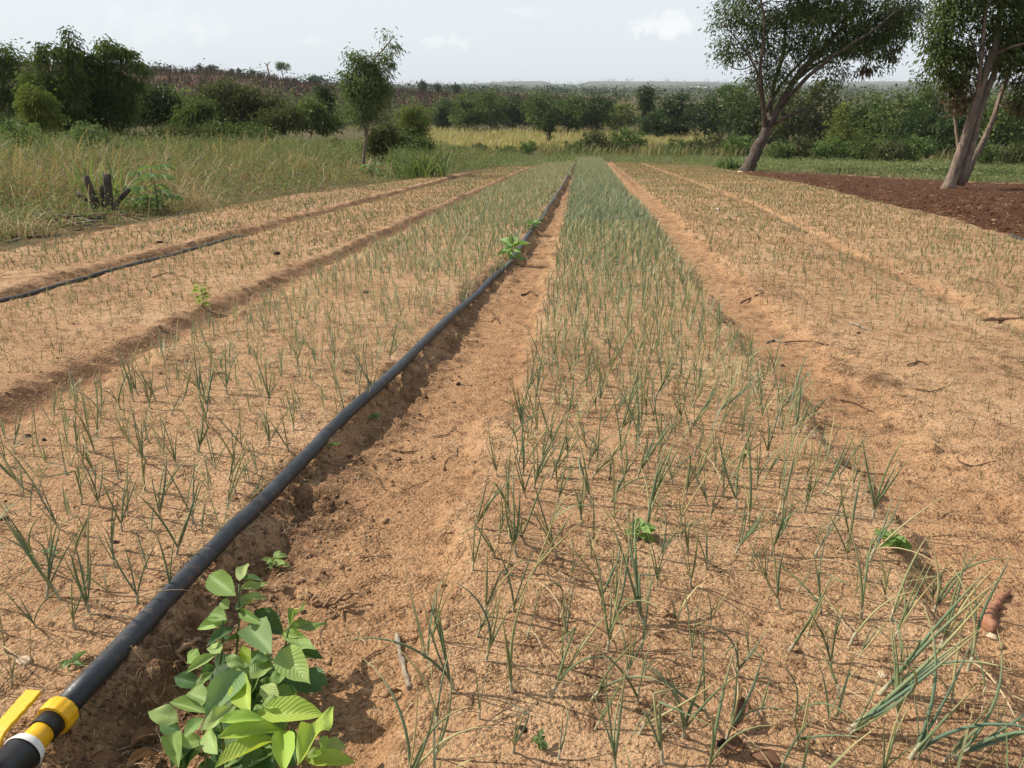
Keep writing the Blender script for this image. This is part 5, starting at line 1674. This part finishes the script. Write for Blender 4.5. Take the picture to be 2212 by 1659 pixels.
def lump(name, label, at, r, mat, cat='stone', sq=.6):
    th, ph = np.meshgrid(np.linspace(0, 2 * PI, 13)[:-1], np.linspace(.0, PI, 8), indexing='xy')
    D = np.stack([np.sin(ph) * np.cos(th), np.sin(ph) * np.sin(th), np.cos(ph)], -1).reshape(-1, 3)
    sd = int(R.integers(1000))
    k = 1 + .45 * fbm(D[:, 0] * 1.6 + sd, D[:, 1] * 1.6 + D[:, 2] * 2.1, sd, 3)
    V = D * k[:, None] * r * np.array([1.2, .9, sq])
    i, j = np.meshgrid(np.arange(7), np.arange(12), indexing='ij')
    F = np.stack([i * 12 + j, (i + 1) * 12 + j, (i + 1) * 12 + (j + 1) % 12, i * 12 + (j + 1) % 12], -1).reshape(-1, 4)
    at = np.array(at) + np.array([0, 0, r * sq * .35])
    o = obj(name, mesh(name, V, F, mat), None, tuple(at))
    o.rotation_euler = (0, 0, R.uniform(0, 6.3))
    return tag(o, label, cat)


lump('pale_stone', 'pale sandy stone at the left edge above the valve', G(52, 1428), .020, M['stone'], sq=.35)
lump('pale_stone', 'small pale lump below the reddish bark', G(2142, 1378), .016, M['stone'])
lump('pale_stone', 'pale chip in the soil right of the dry stem piece', G(1905, 1462), .012, M['stone'])
lump('pale_stone', 'pale stone on the far right path', G(1548, 455), .06, M['white_stone'])
lump('pale_stone', 'pale stone lump at the foot of the leaning tree', G(1600, 372), .16, M['stone'], sq=.4)
lump('pale_stone', 'pale stump root at the foot of the several stems', G(2042, 408), .10, M['stone'], sq=.4)
for i, (xv, yv, r_, lab) in enumerate(((990, 832, .018, 'black charred clod on the path left of the onions'), (935, 1330, .020, 'dark clod on the soil below the path'), (945, 1352, .012, 'smaller dark clod beside the first below the path'), (790, 632, .035, 'dark clod on the bed left of the pipe, mid distance'),
                                       (598, 551, .06, 'dark clod on the second bed from the left'), (345, 525, .05, 'dark clod on the outermost left bed'), (60, 945, .018, 'black clod near the left frame edge'), (95, 950, .014, 'smaller black clod beside the one at the left edge'),
                                       (250, 1172, .014, 'dark clod in the near left bed'), (10, 1128, .02, 'black charred bit cut by the left frame edge'), (1558, 1612, .016, 'dark clod under the dead leaves at the bottom'), (1130, 1578, .013, 'small dark clod left of the bottom onions'),
                                       (1690, 790, .025, 'dark clod on the right path'), (1855, 722, .022, 'dark clod on the near right bed'), (1130, 640, .03, 'dark clod on the path edge at mid distance'), (938, 995, .012, 'brown clod in the middle of the path'))):
    lump('dark_clod', lab, G(xv, yv), r_ * .8, M['char'], 'clod', .55)


def curled_leaf(name, label, at, L, col_u, cat='dry leaf', az=None):
    nu, nv = 7, 9
    u, v = np.meshgrid(np.linspace(-1, 1, nu), np.linspace(0, 1, nv), indexing='xy')
    w = np.sin(np.clip(v * .95 + .05, 0, 1) * PI) ** .7 * .32
    cu = R.uniform(1.2, 2.2)
    V = np.stack([np.sin(u * cu) / cu * w, v + .04 * np.sin(u * 5), (1 - np.cos(u * cu)) / cu * w + .25 * np.sin(v * R.uniform(2, 4)) + .03 * np.sin(v * 13 + u * 4)], -1).reshape(-1, 3) * L
    i, j = np.meshgrid(np.arange(nv - 1), np.arange(nu - 1), indexing='ij')
    F = np.stack([i * nu + j, i * nu + j + 1, (i + 1) * nu + j + 1, (i + 1) * nu + j], -1).reshape(-1, 4)
    uv = np.stack([np.clip(col_u + .15 * R.normal(size=len(V)), 0, 1), v.ravel()], 1)
    o = obj(name, mesh(name, V, F, M['brownleaf'], uv), None, tuple(np.array(at) + (0, 0, .004)))
    o.rotation_euler = (R.uniform(-.3, .3), R.uniform(-.3, .3), R.uniform(0, 6.3) if az is None else az)
    return tag(o, label, cat)


for xv, yv, L, u_, lab in ((342, 1590, .085, .9, 'curled tan dry leaf left of the broad-leaved plant, upper one'), (345, 1640, .09, .8, 'curled tan dry leaf at the bottom edge left of the plant'), (1465, 1350, .05, .35, 'reddish curled leaf among the near onions'),
                           (1585, 1590, .09, .1, 'dark dead leaf at the bottom of the onion bed, upper of the heap'), (1620, 1635, .10, .05, 'dark dead leaf at the bottom edge, right of the heap'), (1555, 1640, .09, .15, 'dark dead leaf at the bottom edge, left of the heap'),
                           (1410, 1370, .06, .5, 'brown dead leaf at the foot of a near onion'), (870, 1500, .04, .6, 'brown leaf scrap below the dry stem piece'), (990, 745, .07, .9, 'pale dry leaf on the path beside the pipe'), (650, 1555, .06, .3, 'brown leaf under the broad-leaved plant')):
    curled_leaf('dry_leaf', lab, G(xv, yv), L, u_)

# ------------------------------------------------------------------ the left margin: cut stump, log, cassava, grass clumps
sb = G(228, 462)
root = obj('cut_stump', None, None, tuple(sb))
tag(root, 'dark cut stump with several sawn stems at the edge of the tall grass', 'stump')
for dx, dy, h, r_, tl in ((-.20, 0, .78, .065, -.08), (-.02, .05, .58, .05, .02), (.14, .0, .82, .080, .05), (.30, -.05, .52, .05, .35), (-.33, .1, .42, .045, -.3)):
    b = Buf()
    add_tube(b, spline([(dx * .5, dy, -.1), (dx, dy, h * .4), (dx + tl, dy, h)], 7) , np.linspace(r_ * 1.3, r_, 7) * (1 + .08 * R.normal(size=7)), 9)
    obj('stem', b.mesh('stem', M['dark_bark']), root)
for k in range(9):
    a_ = R.uniform(0, 6.3)
    b = Buf()
    add_tube(b, spline([(0, 0, .12), (.22 * math.cos(a_), .22 * math.sin(a_), .10), (.5 * math.cos(a_), .5 * math.sin(a_), -.02)], 7), np.linspace(.028, .008, 7), 5)
    obj('root', b.mesh('root', M['rootwood'] if k % 2 else M['dark_bark']), root)
hp = G(150, 492)
heap = obj('brush_heap', None, None, tuple(hp))
tag(heap, 'low messy heap of dead branches along the field edge below the log', 'brush heap')
for k in range(30):
    q = np.array([R.normal() * 1.1, R.normal() * .28, 0])
    a_ = R.normal() * .5 + (PI if R.random() < .5 else 0)
    l_ = R.uniform(.4, 1.2)
    q1 = q + np.array([math.cos(a_) * l_ * .5, math.sin(a_) * l_ * .5, R.uniform(.02, .16)])
    q2 = q + np.array([math.cos(a_ + R.normal() * .3) * l_, math.sin(a_) * l_, R.uniform(.0, .18)])
    b = Buf()
    add_tube(b, spline([q + (0, 0, R.uniform(.0, .06)), q1, q2], 6), np.linspace(R.uniform(.010, .024), .005, 6), 5)
    obj('dead_branch', b.mesh('dead_branch', (M['deadwood'], M['twig'], M['rootwood'])[k % 3]), heap)
stick('fallen_log', 'dark fallen log lying left of the cut stump', [(72, 466, .04), (110, 470, .05), (160, 472, .05), (228, 470, .03)], .075, .05, M['dark_bark'], 'log', knots=2)
stick('dead_branch', 'bleached dead branch in front of the fallen log', [(20, 522), (70, 505), (130, 490), (200, 485)], .022, .010, M['deadwood'], 'branch')
stick('dead_branch', 'dark dead branch near the left frame edge below the log', [(0, 505), (60, 512), (130, 508)], .030, .018, M['dark_bark'], 'branch')
stick('dead_branch', 'thin bleached branch right of the cut stump', [(385, 470), (415, 440), (440, 425)], .014, .008, M['deadwood'], 'branch')


def cassava(name, label, at, h, n, L, cat='cassava plant'):
    root = obj(name, None, None, tuple(at))
    tag(root, label, cat)
    s_ = Buf()
    add_tube(s_, spline([(0, 0, -.05), (.05, 0, h * .5), (.0, .03, h)], 6), np.linspace(.022, .01, 6), 6)
    obj('stem', s_.mesh('stem', M['greenstem']), root)
    for k in range(n):
        a_ = k * 2.4
        z0 = h * (.25 + .75 * (k + 1) / n)
        rch = R.uniform(.5, 1.) * L * 1.3
        hub = np.array([math.cos(a_) * rch, math.sin(a_) * rch, z0 + R.uniform(-.05, .15)])
        p_ = Buf()
        add_tube(p_, [(0, 0, z0 - .05), hub], [.006, .004], 4)
        pet = obj('leaf_stalk', p_.mesh('leaf_stalk', M['greenstem']), root)
        for j in range(7):
            f_ = a_ + (j - 3) * .55
            tip = hub + np.array([math.cos(f_), math.sin(f_), -.35]) * L * (1 - .08 * abs(j - 3)) * R.uniform(.85, 1.1)
            put_leaf(pet, hub, tip, L * .23, 0, tuple(np.array((.17, .26, .115)) * R.uniform(.75, 1.3)), 0, name='leaflet')
    return root


cassava('cassava_plant', 'pale green cassava plant with fingered leaves right of the cut stump', G(340, 462), .95, 15, .30)
cassava('cassava_plant', 'low cassava plant sprawling in front of the taller one', G(315, 455), .28, 9, .28)
cassava('cassava_plant', 'small fingered-leaf plant at the foot of the slim tree', G(803, 385), .55, 10, .32)


def grass_clump(name, label, at, n, L, wd, mat, u0, spread, cat='grass clump', bend=(.5, 1.7)):
    p = np.zeros((n, 3))
    p[:, :2] = R.normal(size=(n, 2)) * spread
    V, F, uv = blades(p, uin(0, 6.3, n), uin(.6, 1.15, n) * L, uin(.7, 1.3, n) * wd, uin(0, .5, n), uin(*bend, n), 5, np.clip(u0 + R.normal(size=n) * .15, 0, 1))
    o = obj(name, mesh(name, V, F, mat, uv, False), None, tuple(np.array(at) - (0, 0, .03)))
    return tag(o, label, cat)


grass_clump('broad_grass', 'big clump of broad pale green grass blades at the end of the left beds', G(905, 385), 190, 1.7, .055, M['weed'], .85, .55)
grass_clump('maize_weed', 'yellow-green broad-bladed grass behind the cut stump', G(240, 448), 46, 1.5, .05, M['weed'], 1.0, .25)
grass_clump('straw_clump', 'drooping clump of straw coloured grass right of the cassava', G(420, 455), 170, 1.15, .010, M['straw'], .62, .32, bend=(1.0, 2.6))
grass_clump('straw_clump', 'tall arching straw stalks standing behind the cassava', G(400, 440), 16, 2.1, .013, M['straw'], .7, .4, bend=(.5, 1.6))
grass_clump('straw_clump', 'low flattened dry grass at the left frame edge', G(45, 512), 160, .7, .013, M['straw'], .7, .35, bend=(.8, 2.4))
grass_clump('leafy_tuft', 'leafy tuft at the foot of the leaning tree', G(1575, 366), 130, .9, .10, M['weed'], .3, .3, 'weed')

# pale bleached brushwood behind the green strip
bwc = G(1960, 322)
root = obj('brushwood', None, None, tuple(bwc))
tag(root, 'heap of bleached dead brushwood left of the several grey stems', 'brushwood')
for k in range(34):
    a_ = R.uniform(0, 6.3)
    q = np.array([R.normal() * 1.6, R.normal() * .7, 0])
    b = Buf()
    add_tube(b, spline([q, q + (.5 * math.cos(a_), .4 * math.sin(a_), R.uniform(.5, 1.0)), q + (1.3 * math.cos(a_), 1. * math.sin(a_), R.uniform(.6, 1.7))], 6), np.linspace(.045, .012, 6), 4)
    obj('dead_branch', b.mesh('dead_branch', M['deadwood']), root)

# ------------------------------------------------------------------ haze
hb = 8200
hm = bpy.data.materials.new('haze')
hm.use_nodes = True
ht = hm.node_tree
ht.nodes.clear()
pv = N(ht, 'ShaderNodeVolumePrincipled')
pv.inputs['Color'].default_value = (.86, .92, .98, 1)
pv.inputs['Density'].default_value = 0.00009
ho = N(ht, 'ShaderNodeOutputMaterial')
ht.links.new(pv.outputs[0], ho.inputs['Volume'])
zlo, zhi = float(zf.min()) - 1.0, max(float(zf.max()), 40.0) + 14
V = [(sx * hb, sy * hb, z) for z in (zlo, zhi) for sx, sy in ((-1, -1), (1, -1), (1, 1), (-1, 1))]
o = obj('haze', mesh('haze', V, np.array([[0, 3, 2, 1], [4, 5, 6, 7], [0, 1, 5, 4], [1, 2, 6, 5], [2, 3, 7, 6], [3, 0, 4, 7]]), hm, smooth=False))
tag(o, 'thin haze over the far plain', None, None, 'stuff')
